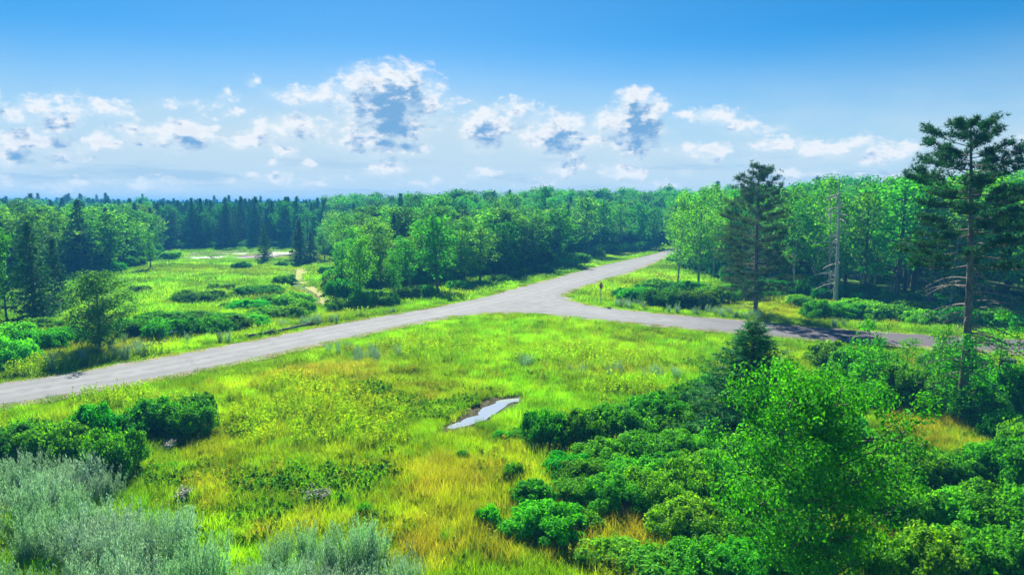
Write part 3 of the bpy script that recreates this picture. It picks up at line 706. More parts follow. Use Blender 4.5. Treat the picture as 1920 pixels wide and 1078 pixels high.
for i in range(4):
    c, s = shrub_geo(220+i, 2.0, 1.7, .092, 17000, 130, .30); PR['bushM%d' % i] = (2.0, proto([('foliage', c, M_SHRUB, False), ('stem', s, M_BARK, False)]))

def put(kind, name, loc, scale, rz=None, tint=(1, 1, 1), label=None, cat='tree', group=None, zs=None, parts=True):
    """one plant: an Empty at its foot with its own crown, trunk and so on as children"""
    root = bpy.data.objects.new(name, None); COL.objects.link(root); root.empty_display_size = .3
    root.location = loc; root.rotation_euler = (0, 0, random.uniform(0, 6.28) if rz is None else rz)
    s = scale if np.ndim(scale) else (scale, scale, scale*(zs or 1)); root.scale = s
    for n, me in PR[kind][1]:
        o = bpy.data.objects.new(n, me); COL.objects.link(o); o.parent = root; o.color = (*(tint if n in ('crown', 'foliage', 'needles') else (1, 1, 1)), 1)
    tag(root, label, cat, group); SC_LAST[0] = root; return root
SC_LAST = [None]
def tree_px(kind, px, py, top, wpx=None, name='tree', tint=(1, 1, 1), label=None, group=None, rz=None, cat='tree'):
    """tree whose foot is at (px,py) and whose top reaches the row `top`"""
    p = at(px, py); d = p.y; dd = pix_dir(px, top); z = CAM_H+dd.z/dd.y*d; H = z-p.z
    H0 = PR[kind][0]; s = H/H0
    sx = s
    if wpx: sx = None
    if wpx:
        W = wpx/F_PX*d; me = PR[kind][1][0][1]; co = np.empty(len(me.vertices)*3); me.vertices.foreach_get('co', co); co = co.reshape(-1, 3)
        sx = W/2/np.percentile(np.hypot(co[:, 0], co[:, 1]), 96)
    return put(kind, name, p, (sx, sx, s), rz, tint, label, cat, group)

# ------------------------------------------------------------------ stuff scattered with geometry nodes
def scatter(name, sources, P, rot, scl, tint, label=None, cat=None):
    """one stuff object: instances of the source meshes at points P (n,3)"""
    n = len(P)
    if n == 0: return
    me = bpy.data.meshes.new(name+'_points'); me.vertices.add(n); me.vertices.foreach_set('co', np.asarray(P, float).ravel())
    def att(nm, typ, arr, key='value'):
        a = me.attributes.new(nm, typ, 'POINT'); a.data.foreach_set(key, np.asarray(arr).ravel())
    att('rotv', 'FLOAT_VECTOR', np.c_[np.zeros((n, 2)), rot].astype(float), 'vector')
    s = np.asarray(scl, float); s = np.repeat(s[:, None], 3, 1) if s.ndim == 1 else s; att('sclv', 'FLOAT_VECTOR', s, 'vector')
    att('tint', 'FLOAT_COLOR', np.c_[tint, np.ones(n)], 'color'); att('pick', 'INT', rng.integers(0, len(sources), n).astype(np.int32))
    o = bpy.data.objects.new(name, me); COL.objects.link(o); tag(o, label, cat, kind='stuff')
    g = bpy.data.node_groups.new(name+'_scatter', 'GeometryNodeTree')
    g.interface.new_socket('Geometry', in_out='INPUT', socket_type='NodeSocketGeometry'); g.interface.new_socket('Geometry', in_out='OUTPUT', socket_type='NodeSocketGeometry')
    gi = g.nodes.new('NodeGroupInput'); go = g.nodes.new('NodeGroupOutput'); iop = g.nodes.new('GeometryNodeInstanceOnPoints')
    jn = g.nodes.new('GeometryNodeJoinGeometry')
    for src in sources:
        so_ = bpy.data.objects.new(src.name, src); oi = g.nodes.new('GeometryNodeObjectInfo'); oi.inputs['Object'].default_value = so_; oi.inputs['As Instance'].default_value = True
        g.links.new(oi.outputs['Geometry'], jn.inputs[0])
    def nat(nm, typ):
        a = g.nodes.new('GeometryNodeInputNamedAttribute'); a.data_type = typ; a.inputs[0].default_value = nm; return a.outputs['Attribute']
    g.links.new(gi.outputs[0], iop.inputs['Points']); g.links.new(jn.outputs[0], iop.inputs['Instance'])
    iop.inputs['Pick Instance'].default_value = True
    g.links.new(nat('pick', 'INT'), iop.inputs['Instance Index']); g.links.new(nat('sclv', 'FLOAT_VECTOR'), iop.inputs['Scale'])
    er = g.nodes.new('FunctionNodeEulerToRotation'); g.links.new(nat('rotv', 'FLOAT_VECTOR'), er.inputs[0]); g.links.new(er.outputs[0], iop.inputs['Rotation'])
    g.links.new(iop.outputs[0], go.inputs[0])
    m = o.modifiers.new('scatter', 'NODES'); m.node_group = g
    return o

OPEN_PX = [(-500,1500),(-500,590),(0,552),(100,524),(200,513),(262,496),(296,480),(300,467),(420,465),(490,461),(560,462),(604,468),(628,480),(640,505),(665,542),(760,538),(870,526),(940,512),(1040,492),(1090,475),(1130,466),(1238,459),(1262,461),(1256,492),(1300,508),(1345,522),(1400,540),(1470,556),(1560,567),(1700,582),(1920,602),(2400,640),(2600,1500)]
OPENP = np.array([flat(*p, z=-0.35) for p in OPEN_PX])
def edge_open(x, y):
    P = np.array(dense([tuple(p) for p in OPENP], 2.0)); out = np.empty(len(x))
    for i in range(0, len(x), 3000): out[i:i+3000] = np.sqrt(((x[i:i+3000, None]-P[None, :, 0])**2+(y[i:i+3000, None]-P[None, :, 1])**2).min(1))
    return out
def jgrid(x0, x1, y0, y1, s, j=.42):
    gx, gy = np.meshgrid(np.arange(x0, x1, s), np.arange(y0, y1, s)); gx = gx.ravel()+rng.uniform(-j, j, gx.size)*s; gy = gy.ravel()+rng.uniform(-j, j, gy.size)*s
    return gx, gy
def view_cone(x, y, a=47, pad=12): return (np.abs(x) < np.tan(R(a))*(y+pad)) & (y > 10)

# ------------------------------------------------------------------ the special trees
c, t, d = pine_geo(31, 17.2, 3.7, 8.9, 50, .28, 12, .25, dead=44, w=.036, sub=9, ntuft=9, tiers=[.75, 1.0, 1.0, .95, .70, .30], lean=.1)
PR['redpine'] = (17.2, proto([('crown', c, M_PINE, False), ('trunk', t, M_PBARK, True), ('dead_branch', d, M_TWIG, False)]))
c, t, d = pine_geo(32, 15.0, 3.5, 2.2, 90, .30, 9, .20, dead=8, w=.036, sub=7, ntuft=8, tiers=[.8, 1.0, 1.0, .85, .6, .2])
PR['thinpine'] = (15.0, proto([('crown', c, M_PINE, False), ('trunk', t, M_PBARK, True), ('dead_branch', d, M_TWIG, False)]))
c, t = spruce_geo(33, 6.2, 2.3, .5, 190, 44, .27, .11, taper=.75, w=.032)
PR['youngspruce'] = (6.2, proto([('crown', c, M_SPR, False), ('trunk', t, M_BARK, True)]))
c, t = crown_decid(37, 8.0, 3.3, .5, 78, .088, 160, clr=.62, airy=.8, shape='oval', trunk_r=.13, flat=.8)
PR['nearoak'] = (8.0, proto([('crown', c, M_SHRUB, False), ('trunk', t, M_BARK, True)]))
for i in range(3):
    c, t = crown_decid(40+i, 6.0, 1.25, .9, 18, .10, 44, clr=.46, shape='tall', trunk_r=.05, flat=.7)
    PR['sapling%d' % i] = (6.0, proto([('crown', c, M_SHRUB, False), ('trunk', t, M_BARK, True)]))
for i in range(2):
    c, t = crown_decid(50+i, 7.0, 2.3, .4, 52, .11, 80, clr=.60, shape='oval', trunk_r=.12)
    PR['willow%d' % i] = (7.0, proto([('crown', c, M_DEC, False), ('trunk', t, M_BARK, True)]))

def place_pine():
    p = at(1801, 792); o = put('redpine', 'pine_tree', p, (1.0, 1.0, .995), 0.0, (1, 1, 1), 'tall red pine with bare lower trunk towering above everything at the right edge', 'tree'); o.rotation_euler = (0, -.045, 0)
place_pine()
tree_px('thinpine', 1417, 592, 305, 140, 'pine_tree', (3.2, 1.5, 1.4), 'tall thin-crowned pine beside the side road, brownish green, behind the young spruce')
tree_px('youngspruce', 1402, 832, 603, 250, 'spruce_tree', (2.0, 2.1, 1.2), 'young dark spruce with pointed top standing before the side road')
tree_px('nearoak', 1512, 1150, 686, 375, 'oak_tree', (.85, 1.0, 1), 'big leafy young oak in the right foreground cut by the bottom edge')
tree_px('sapling0', 1618, 800, 588, 95, 'sapling', (1.1, 1, 1), 'slender leafy sapling just right of the big foreground oak')
tree_px('sapling1', 1748, 790, 600, 80, 'sapling', (1.1, 1, 1), 'thin straight sapling left of the tall pine trunk')
tree_px('sapling2', 1800, 800, 620, 110, 'sapling', (1, 1.05, 1), 'bushy sapling hiding the foot of the tall pine')
tree_px('sapling0', 1868, 770, 570, 100, 'sapling', (.65, .85, 1), 'dark leafy sapling right of the tall pine trunk')
tree_px('sapling1', 1690, 730, 628, 80, 'sapling', (1, 1, 1), 'short sapling before the shaded bend of the side road')
tree_px('willow0', 187, 660, 503, 128, 'willow_tree', (1.0, .82, 4.5), 'grey-green bushy tree alone on the far verge of the main road')
tree_px('spruce0', 66, 606, 418, 92, 'conifer_tree', (2.6, 1.9, 1.3), 'tall pale green conifer at the left edge behind the roadside shrubs')
tree_px('pine0', 1752, 570, 358, 105, 'pine_tree', (1.3, 1.2, 1), 'shorter bushy pine just left of and behind the tall pine')
tree_px('ash0', 14, 615, 415, 60, 'broadleaf_tree', (.6, .8, 1.3), 'dark thin tree at the very left edge')
tree_px('spruce1', 108, 585, 450, 60, 'spruce_tree', (.9, .9, 1.0), 'dark conifer between the pale conifer and the grey-green tree')
tree_px('ash1', 283, 504, 430, 36, 'broadleaf_tree', (1, 1, 1), 'lone tree on the green meadow at the edge of the left wood')
tree_px('spruce2', 497, 489, 424, 30, 'spruce_tree', (1.6, 1.3, 1), 'lone narrow conifer standing before the pond')
tree_px('spruce0', 563, 494, 414, 44, 'spruce_tree', (1.9, 1.5, 1), 'larger conifer right of the pond at the head of the track')
tree_px('spruce1', 584, 489, 436, 34, 'spruce_tree', (1.3, 1.2, 1), 'middle conifer of the group right of the pond')
tree_px('ash2', 609, 487, 430, 36, 'broadleaf_tree', (1, 1, 1), 'rounded small tree right of the conifers by the pond')
tree_px('aspen0', 1270, 532, 345, 68, 'aspen_tree', (1.15, 1.1, 1), 'bright green aspen nearest the far end of the main road')
tree_px('aspen1', 1309, 540, 338, 80, 'aspen_tree', (1.0, 1.05, 1), 'second bright aspen, right of the one by the road end')
tree_px('aspen2', 1338, 520, 335, 70, 'aspen_tree', (.9, 1, 1), 'third aspen standing behind the bright roadside pair')
tree_px('aspen3', 1555, 560, 318, 90, 'aspen_tree', (.8, 1, 1), 'tall aspen with thin top right behind the dead trunk')
tree_px('oak3', 1022, 470, 345, 44, 'broadleaf_tree', (.6, .75, 1), 'dark round-topped tree rising above the middle wood')

for i_, (px_, tp_) in enumerate(((18,378),(64,364),(100,376),(122,372),(150,380),(205,374),(222,378),(248,373),(268,376))):
    tree_px('spruce%d' % (i_ % 3), px_, 452, tp_, 34 if i_ != 1 else 44, 'conifer_tree', (.9, .9, 1.1), 'dark conifer rising above the left wood skyline, %s from left' % ['first','second and tallest','third','fourth','fifth','sixth','seventh','eighth','ninth'][i_])
def snag():
    r = np.random.default_rng(5); tk, br = MB(), []
    p = at(1566, 568); dd = pix_dir(1566, 338); H = CAM_H+dd.z/dd.y*p.y-p.z
    path = curve3((0, 0, -.2), (-.35, 0, H), (.12, .05, 0), 10, r); tube(tk, path, np.linspace(.30, .08, 10), 8)
    for k in range(3): tube(tk, [path[-1], path[-1]+r.normal(size=3)*.08+np.array([0, 0, .5])], [.05, .005], 4)
    root = bpy.data.objects.new('dead_tree', None); COL.objects.link(root); root.location = p
    tag(root, 'bare dead trunk with short broken branches standing before the right wood', 'tree')
    tk.build('trunk', M_DEAD, root, smooth=True)
    for i in range(44):
        z = r.uniform(1.6, H*.9); a = math.pi+r.normal()*.9 if z < H*.5 else r.uniform(0, 6.28); L = r.uniform(.8, 3.0)*(1 if z < H*.5 else .7); s0 = path[int(z/H*9)]
        s0 = np.array([s0[0], s0[1], z]); e = s0+np.array([math.cos(a)*L, math.sin(a)*L, r.uniform(-.5, .1)*L]); b = MB(); c_ = curve3(s0, e, (0, 0, L*.1), 5, r)
        tube(b, c_, np.linspace(.075, .02, 5), 4, cap=False)
        for _ in range(4): q = c_[r.integers(1, 5)]; tube(b, [q, q+r.normal(size=3)*.3], [.014, .005], 3, cap=False)
        b.build('branch', M_DEAD, root)
snag()

# ------------------------------------------------------------------ front rows of the woods
G_M, G_L, G_R, G_F = 'trees of the middle wood', 'trees of the left wood', 'trees of the right wood', 'trees behind the pond'
FRONT = [(675,570,440,62,'oak0',(1.1,1.1,1)),(715,556,432,54,'ash0',(.7,.8,1)),(762,548,445,64,'oak1',(1,1.05,1)),(820,548,398,92,'oak2',(.9,1,1)),(868,535,430,70,'oak3',(1.1,1.1,1)),
 (900,528,420,66,'ash1',(1.25,1.25,1)),(945,518,412,84,'oak0',(.6,.8,1.1)),(1000,507,402,84,'oak1',(.65,.85,1)),(1050,495,388,76,'oak2',(.7,.85,1)),(1096,479,366,66,'oak3',(.9,1,1)),
 (1130,473,372,54,'oak0',(.9,.95,1)),(1162,469,378,54,'ash2',(.85,.95,1)),(1195,467,378,52,'oak1',(.8,.9,1)),(1224,466,384,44,'ash0',(.7,.85,1)),(640,548,450,54,'ash2',(1.1,1.1,1)),(740,566,470,40,'ash1',(.9,1,1))]
WHERE = ['second tree from the track','near the fork of the meadow track','between the first tall trees','with a broad dome behind the road shadow','right of the broad domed tree','pale one among dark neighbours','dark one above the ochre bank','dark one halfway along the verge','behind the long shaded verge','where the road begins to narrow','first by the narrow far road','second by the narrow far road','third by the narrow far road','last before the aspens','beside the meadow track','small one tucked behind the guardrail end']
for (px, py, top, w, k, tn), wh in zip(FRONT, WHERE):
    tree_px(k, px, py, top, w, 'broadleaf_tree', tn, 'broadleaf tree, front of middle wood, '+wh, None)
HAND = [(flat(px, py, -.35)) for px, py, *_ in FRONT]+[flat(*p, z=-.35) for p in ((1270,532),(1309,540),(1338,520),(1417,592),(1555,560),(1566,568),(283,504),(1022,470))]
HAND = np.array(HAND)

gx, gy = jgrid(-230, 290, 60, 330, 4.9)
k = view_cone(gx, gy) & ~in_poly(OPENP, gx, gy); gx, gy = gx[k], gy[k]
k = (road_sd(gx, gy) > 3.0) & (np.sqrt(((gx[:, None]-HAND[None, :, 0])**2+(gy[:, None]-HAND[None, :, 1])**2).min(1)) > 3.2); gx, gy = gx[k], gy[k]
ed = edge_open(gx, gy); dist = np.hypot(gx, gy); pxx, _ = to_pix(gx, gy, 0); gz = height(gx, gy)
zone = np.where(pxx > 1240, 2, np.where(pxx > 612, 0, np.where(pxx > 292, 3, 1)))
inset = (ed < 17) & (dist < 240) & (pxx > -60) & (pxx < 1990)
order = np.argsort(np.where(inset, dist+ed*2.0, 1e6)); pick = set(order[:min(int(inset.sum()), 262)].tolist())
far_pts = {'b': [], 'c': [], 'a': []}; WOOD = []
def H_at(z, e, d, px=0):
    if z == 0: return 9.6+min(4.6, e*.10)+np.clip((px-620)/480, 0, 1)*2.2
    if z == 1: return 10.6+min(1.4, e*.03)
    if z == 2: return 14.0+min(3.6, e*.06)
    return 11.8
LBL = {0: ('broadleaf tree in the middle wood left of the main road', G_M), 1: ('tree in the shaded wood at the left', G_L), 2: ('tree in the wood behind the side road at the right', G_R), 3: ('dark tree in the row behind the pond', G_F)}
for i in range(len(gx)):
    z = zone[i]; h = H_at(z, ed[i], dist[i], pxx[i])*random.uniform(.78, 1.16)*(.86+.28*float(fbm(np.array([gx[i]/16]), np.array([gy[i]/16]), 140, 2)[0])); u = random.random()
    tb = random.uniform(.62, 1.42)
    if z == 0:
        if u < .07: kind, nm, tn = random.choice(['pine0','pine1','spruce0']), 'conifer_tree', (1.1, 1.1, 1.1)
        elif u < .22: kind, nm, tn = random.choice(['aspen0','aspen1']), 'aspen_tree', (.7*tb, .8*tb, 1)
        else: kind, nm, tn = random.choice(['oak0','oak1','oak2','oak3','ash0','ash1']), 'broadleaf_tree', (tb*1.1, tb*.98, 1)
    elif z == 1:
        if u < .25: kind, nm, tn = random.choice(['spruce0','spruce1','spruce2']), 'conifer_tree', (1, 1, 1.1)
        else: kind, nm, tn = random.choice(['oak0','oak1','oak2','ash0','ash1']), 'broadleaf_tree', (1.35*tb, 1.1*tb, 1.3)
    elif z == 2:
        if u < .55: kind, nm, tn = random.choice(['aspen0','aspen1','aspen2','aspen3']), 'aspen_tree', (.70*min(tb, 1.15), .80*min(tb, 1.15), 1.6)
        elif u < .9: kind, nm, tn = random.choice(['oak0','oak1','ash0','ash1']), 'broadleaf_tree', (tb*.95, tb*1.05, 1)
        else: kind, nm, tn = random.choice(['pine0','pine1']), 'pine_tree', (1, 1, 1)
    else:
        if u < .62: kind, nm, tn = random.choice(['spruce0','spruce1','spruce2']), 'conifer_tree', (1, 1, 1.1)
        elif u < .75: kind, nm, tn = 'pine%d' % random.randint(0, 1), 'conifer_tree', (1, 1, 1)
        else: kind, nm, tn = random.choice(['ash0','ash1','oak1']), 'broadleaf_tree', (.6, .75, 1.1)
    H0 = PR[kind][0]; s = h/H0; wf = {0: 1.3, 1: 1.4, 2: 1.15, 3: 1.1}[int(z)]
    if i in pick:
        put(kind, nm, (gx[i], gy[i], gz[i]), (s*wf*random.uniform(.85, 1.15), s*wf*random.uniform(.85, 1.15), s), None, tn, None, 'tree', LBL[z][1])
        WOOD.append((nm, int(z), float(pxx[i]), float(ed[i]), tb, SC_LAST[0]))
    elif ed[i] < 75 or z == 3:
        far_pts['c' if 'spruce' in kind or 'pine' in kind else ('a' if 'aspen' in kind else 'b')].append((gx[i], gy[i], gz[i], s*H0, tn))
ORD = ['first', 'second', 'third', 'fourth', 'fifth', 'sixth', 'seventh', 'eighth', 'ninth', 'tenth', 'eleventh', 'twelfth']
MARKS = {0: [(700, 'beside the track'), (780, 'behind the guardrail'), (860, 'behind the broad domed tree'), (940, 'above the ochre bank'), (1020, 'above the shaded verge'), (1100, 'above the road bend'), (1500, 'beside the narrow far road')],
         1: [(60, 'at the left edge'), (130, 'behind the pale conifer'), (210, 'behind the grey-green tree'), (2000, 'nearest the lone meadow tree')],
         2: [(1340, 'behind the bright aspens'), (1440, 'behind the thin-crowned pine'), (1540, 'left of the dead trunk'), (1640, 'right of the dead trunk'), (1740, 'left of the tall pine'), (1850, 'behind the tall pine'), (9999, 'at the right edge')],
         3: [(380, 'left of the pond'), (500, 'behind the pond'), (9999, 'right of the pond')]}
ZN = {0: 'middle wood', 1: 'left wood', 2: 'right wood', 3: 'far row'}
def label_wood():
    grp = {}
    for (nm, z, px, e, tb, o) in WOOD:
        row = 'front row' if e < 6 else ('second row' if e < 11.5 else 'back row'); mk = next(t_ for lim, t_ in MARKS[z] if px < lim)
        look = 'pale' if tb > 1.15 else ('dark' if tb < .88 else 'mid-green')
        grp.setdefault((nm, z, row, mk, look), []).append((px, o))
    for (nm, z, row, mk, look), L in grp.items():
        L.sort(key=lambda q: q[0])
        for i_, (_, o) in enumerate(L):
            k_ = nm.replace('_', ' ')
            o['label'] = ('%s %s' % (look, k_))+((', %s from left' % ORD[min(i_, 11)]) if len(L) > 1 else '')+', %s of %s %s' % (row, ZN[z], mk)
label_wood()
# far-off woods to the horizon
def ring(d0, d1, s):
    a, b = jgrid(-d1*.95, d1*.95, d0*.6, d1, s); d = np.hypot(a, b); k = (d >= d0) & (d < d1) & view_cone(a, b, 44)
    return a[k], b[k]
have_x, have_y = gx, gy
for d0, d1, s in ((330, 560, 6.5), (560, 950, 9.5), (950, 1750, 15)):
    a, b = ring(d0, d1, s); hz = height(a, b, np.full(a.shape, 60.0)); cl = fbm(a/60, b/60, 91, 3)
    pa, _ = to_pix(a, b, 0)
    for x, y, zz, c_, p_ in zip(a, b, hz, cl, pa):
        conif = ((c_ > .46) if p_ < 640 else (c_ > .66)) or random.random() < .08
        h = random.uniform(9.5, 13.5)*(1.0+(.10 if conif else 0)); h += min(1.0, (math.hypot(x, y)-330)/900)+float(fbm(np.array([x/45]), np.array([y/45]), 150, 2)[0]-.5)*4
        if p_ > 640: h += 1.2+min(2.4, (p_-640)/200)
        if p_ < 320 and random.random() < .16: h += 3.0
        if p_ > 900 and random.random() < .12: h += 1.6
        if abs(p_-300) < 14 and math.hypot(x, y) < 420: continue
        far_pts['c' if conif else 'b'].append((x, y, zz, h, (1, 1, 1.1)))
a, b = jgrid(-330, 330, 200, 345, 5.5); kk = view_cone(a, b, 44) & (np.hypot(a, b) > 235) & (np.hypot(a, b) < 335) & ((a < -225) | (a > 285) | (b > 328)) ; a, b = a[kk], b[kk]
for x, y in zip(a, b): far_pts['c' if random.random() < .5 and x < 0 else 'b'].append((x, y, -.3, random.uniform(10.5, 14), (1, 1, 1)))
def far_src(kind, ml, mt_):
    (H0, parts) = PR[kind]; out = MB()
    for n, me in parts[:2]:
        k = len(me.vertices); co = np.empty(k*3); me.vertices.foreach_get('co', co)
        lv = np.empty(len(me.loops), int); me.loops.foreach_get('vertex_index', lv); tot = np.empty(len(me.polygons), int); me.polygons.foreach_get('loop_total', tot); st = np.empty(len(me.polygons), int); me.polygons.foreach_get('loop_start', st)
        base = out.n; V = co.reshape(-1, 3)/H0
        first = True
        for c_ in (3, 4):
            q = st[tot == c_]
            if len(q):
                F = np.stack([lv[q+j] for j in range(c_)], 1)
                if first: out.add(V, F, 0 if n == 'crown' else 1); first = False
                else: out.f[c_].append(F+base); out.m[c_].append(np.full(len(F), 0 if n == 'crown' else 1))
    return out.mesh('wood_tree', [ml, mt_])
for key, nm, kinds, ml, mt_, lb in (('b', 'broadleaf_woods', ('oak0','oak1','ash1'), M_FARL, M_BARK, 'broadleaf woods running back to the horizon behind the front rows'),
        ('c', 'conifer_woods', ('spruce0','spruce1','spruce2','pine0'), M_FARC, M_BARK, 'dark blue-green conifer woods reaching the horizon'),
        ('a', 'aspen_woods', ('aspen0','aspen1'), M_FARL, M_ABARK, 'aspen woods behind the front row at the right')):
    L = far_pts[key]; n = len(L); P = np.array([l[:3] for l in L]); h = np.array([l[3] for l in L]); tn = np.array([l[4] for l in L])*rng.uniform(.8, 1.2, n)[:, None]
    if key == 'a': tn = tn*np.array([1.6, 1.7, .8])
    wd = h*rng.uniform(.9, 1.2, n)*np.where(np.hypot(P[:, 0], P[:, 1]) > 560, 1.5, 1.0)
    scatter(nm, [far_src(k_, ml, mt_) for k_ in kinds], P, rng.uniform(0, 6.28, n), np.c_[wd, wd, h], tn, lb, 'woods')
print('far trees', {k_: len(v) for k_, v in far_pts.items()}, 'tree things', len(pick))

# ------------------------------------------------------------------ shrubs
SI = [0]
def shrub(px, py, w, top, label, group=None, tint=(1, 1, 1), name='hazel_shrub', cat='shrub'):
    p = at(px, py); W = w/F_PX*math.hypot(p.y, 6); dd = pix_dir(px, top)
    rad = W/2*1.16
    pb = at(px, py-0.01); y_mid = p.y+rad*.75                      # the foot of the visible front edge, centre lies behind it
    H = 1.15*max(.5, CAM_H+dd.z/dd.y*y_mid-p.z)
    kind = ('bushS%d' % (SI[0] % 3)) if rad < 1.35 else ('bushM%d' % (SI[0] % 4)); SI[0] += 1
    R0 = PR[kind][0]; H0 = 1.15 if R0 == 1.0 else 1.95
    q = Vector((p.x*(1+rad*.75/p.y), y_mid, p.z)); q.z = float(height(np.array([q.x]), np.array([q.y]))[0])-.03
    H = min(H, 1.5*rad+.6)
    g_ = random.uniform(.8, 1.12); tint = (tint[0]*random.uniform(.7, 1.25), tint[1]*g_, tint[2])
    put(kind, name, q, (rad/R0*random.uniform(.9, 1.1), rad/R0*random.uniform(.9, 1.1), H/H0), None, tint, label, cat, group)
B = (1, 1, 1); DK = (.75, .85, 1.0); LT = (1.35, 1.2, .9); BL = (.6, .8, 1.3)
for a in [
 (28,890,150,800,'leftmost shrub of the dark thicket behind the silvery plants',DK),(112,895,150,793,'broad shrub in the middle of the left thicket',B),(172,855,96,760,'tallest shrub at the back of the left thicket',B),
 (214,915,120,800,'right-hand end shrub of the left thicket',B),(150,880,110,812,'low shrub between the broad and the end shrub of the left thicket',DK),(66,850,90,790,'back shrub near the left edge',B),
 (285,826,115,750,'left half of the twin dark shrubs by the road verge',DK),(352,828,100,752,'right half of the twin dark shrubs by the road verge',DK),(372,790,66,736,'small high shrub behind the twin shrubs',B),
 (295,892,28,874,'tiny shrub below the twin shrubs',B),(326,889,22,873,'tiny shrub right of the other tiny shrub',B),
 (686,983,38,944,'small round dark shrub alone in the dry grass near the bottom',B),(916,1002,48,948,'lone round shrub left of the big foreground shrub',B),(869,867,28,845,'small shrub below the puddle',B),
 (964,908,42,866,'small shrub at the left tip of the middle ridge',B),(938,832,38,806,'low shrub at the left tip of the upper ridge',B),(974,828,42,804,'second low shrub at the tip of the upper ridge',B),(912,904,20,888,'very small shrub left of the middle ridge',B),
 (1030,1036,150,946,'big rounded shrub in the foreground standing alone in dry grass',LT),(1104,1010,62,962,'shrub joined to the right of the big rounded shrub',LT),(998,962,84,904,'round shrub above the big foreground shrub',B),
 (1022,850,96,768,'left end shrub of the upper ridge below the puddle',B),(1085,850,105,766,'second shrub of the upper ridge',B),(1152,838,115,758,'third shrub of the upper ridge',B),(1225,815,115,738,'fourth shrub of the upper ridge',B),(1288,785,100,712,'fifth shrub of the upper ridge',B),(1335,750,84,700,'last shrub of the upper ridge left of the spruce',B),
 (1058,912,112,850,'second shrub of the middle ridge',B),(1130,892,120,824,'third shrub of the middle ridge',LT),(1205,885,125,812,'fourth shrub of the middle ridge',B),(1278,880,125,806,'fifth shrub of the middle ridge',LT),(1345,880,115,815,'shrub of the middle ridge below the spruce',B),
 (1100,928,112,862,'infill shrub between the middle and lower ridge, leftmost',B),(1180,932,122,860,'infill shrub between the middle and lower ridge, second from left',LT),(1255,925,124,850,'infill shrub between the middle and lower ridge, third from left',B),(1325,922,116,848,'infill shrub between the middle and lower ridge, rightmost',LT),
 (1190,845,110,780,'shrub between the upper and middle ridge, left one',LT),(1262,838,114,772,'shrub between the upper and middle ridge, right one',B),(1400,905,130,812,'shrub left of the oak crown below the spruce',LT),(1410,985,140,880,'shrub pressed against the left side of the oak',B),(1580,860,120,780,'shrub peeping out at the right side of the oak crown',B),
 (1088,958,112,895,'left shrub of the lower ridge',B),(1152,978,124,890,'second shrub of the lower ridge',LT),(1222,972,134,880,'third shrub of the lower ridge',LT),(1290,965,140,868,'fourth shrub of the lower ridge',LT),(1356,960,130,850,'shrub of the lower ridge touching the oak',B),
 (1285,1032,155,930,'broad bright shrub left of the oak',LT),(1362,1060,150,955,'shrub in front of the oak at left',LT),(1150,1085,120,1018,'shrub cut by the bottom edge right of centre',LT),(1225,1110,130,1035,'second shrub cut by the bottom edge',B),(1310,1120,150,1020,'third shrub cut by the bottom edge',B),(1420,1140,160,1015,'shrub at the bottom edge under the oak',B),
 (1704,925,134,832,'rounded shrub below the ochre clearing',B),(1772,925,124,846,'shrub between the clearing and the lower right thicket',B),(1862,930,140,832,'tall shrub right of the clearing',B),(1932,940,140,815,'shrub at the right edge below the clearing',B),
 (1640,965,140,852,'shrub right behind the oak crown',B),(1692,1015,150,905,'shrub in the lower right thicket beside the oak',B),(1775,1025,160,920,'middle shrub of the lower right thicket',LT),(1862,1035,160,912,'right-hand shrub of the lower right thicket',B),(1945,1055,160,905,'shrub of the lower right thicket cut by the right edge',B),
 (1640,1120,150,1000,'shrub at the bottom edge right of the oak',B),(1735,1130,170,990,'second shrub at the bottom right edge',LT),(1835,1135,170,995,'third shrub at the bottom right edge',B),(1935,1145,170,985,'shrub in the bottom right corner',B),
 (1690,778,114,680,'shrub above the ochre clearing',B),(1640,765,120,668,'shrub behind the oak crown at right',B),(1590,735,110,648,'shrub between oak and side road',B),(1872,795,112,690,'dark shrub right of the pine foot',DK),(1915,785,104,668,'shrub at the right edge above the clearing',B),(1832,812,90,720,'shrub by the pine foot',DK),(1765,775,90,690,'shrub left of the pine foot',DK),
 (1912,875,84,790,'small shrub at the right edge beside the clearing',B),(1882,842,74,772,'shrub closing the clearing at right',B),(1455,802,112,716,'shrub between the spruce and the oak',B),(1335,812,104,738,'shrub at the left foot of the spruce',B),
 (1560,700,100,640,'shrub just below the side road behind the oak',LT),(1640,715,104,650,'leafy shrub under the shaded bend',LT),(1790,720,100,645,'shrub before the side road at the pine',B),(1905,735,90,690,'shrub near the dark box at the right edge',LT)]:
    shrub(a[0], a[1], a[2], a[3], a[4], None, a[5])
ORDN = ['first', 'second', 'third', 'fourth', 'fifth', 'sixth', 'seventh', 'eighth', 'ninth', 'tenth', 'eleventh', 'twelfth', 'thirteenth', 'fourteenth', 'fifteenth']
ux, uy = jgrid(-150, 190, 60, 215, 2.3); k = view_cone(ux, uy, 42) & ~in_poly(OPENP, ux, uy); ux, uy = ux[k], uy[k]
ue = edge_open(ux, uy); k = (ue < 9) & (road_sd(ux, uy) > 2.5); ux, uy = ux[k], uy[k]; un = len(ux)
def reuse(me, m): c_ = me.copy(); c_.materials[0] = m; return c_
us = rng.uniform(.5, 1.15, un)
scatter('woodland_undergrowth', [reuse(PR['bushM%d' % q][1][0][1], M_FARL) for q in (0, 1)], np.c_[ux, uy, height(ux, uy)], rng.uniform(0, 6.28, un), np.c_[us, us, us*rng.uniform(.8, 1.7, un)], np.array([[.8, .95, .9]])*rng.uniform(.6, 1.3, (un, 1)), 'dark green undergrowth filling the foot of the woods between the trunks', 'undergrowth')
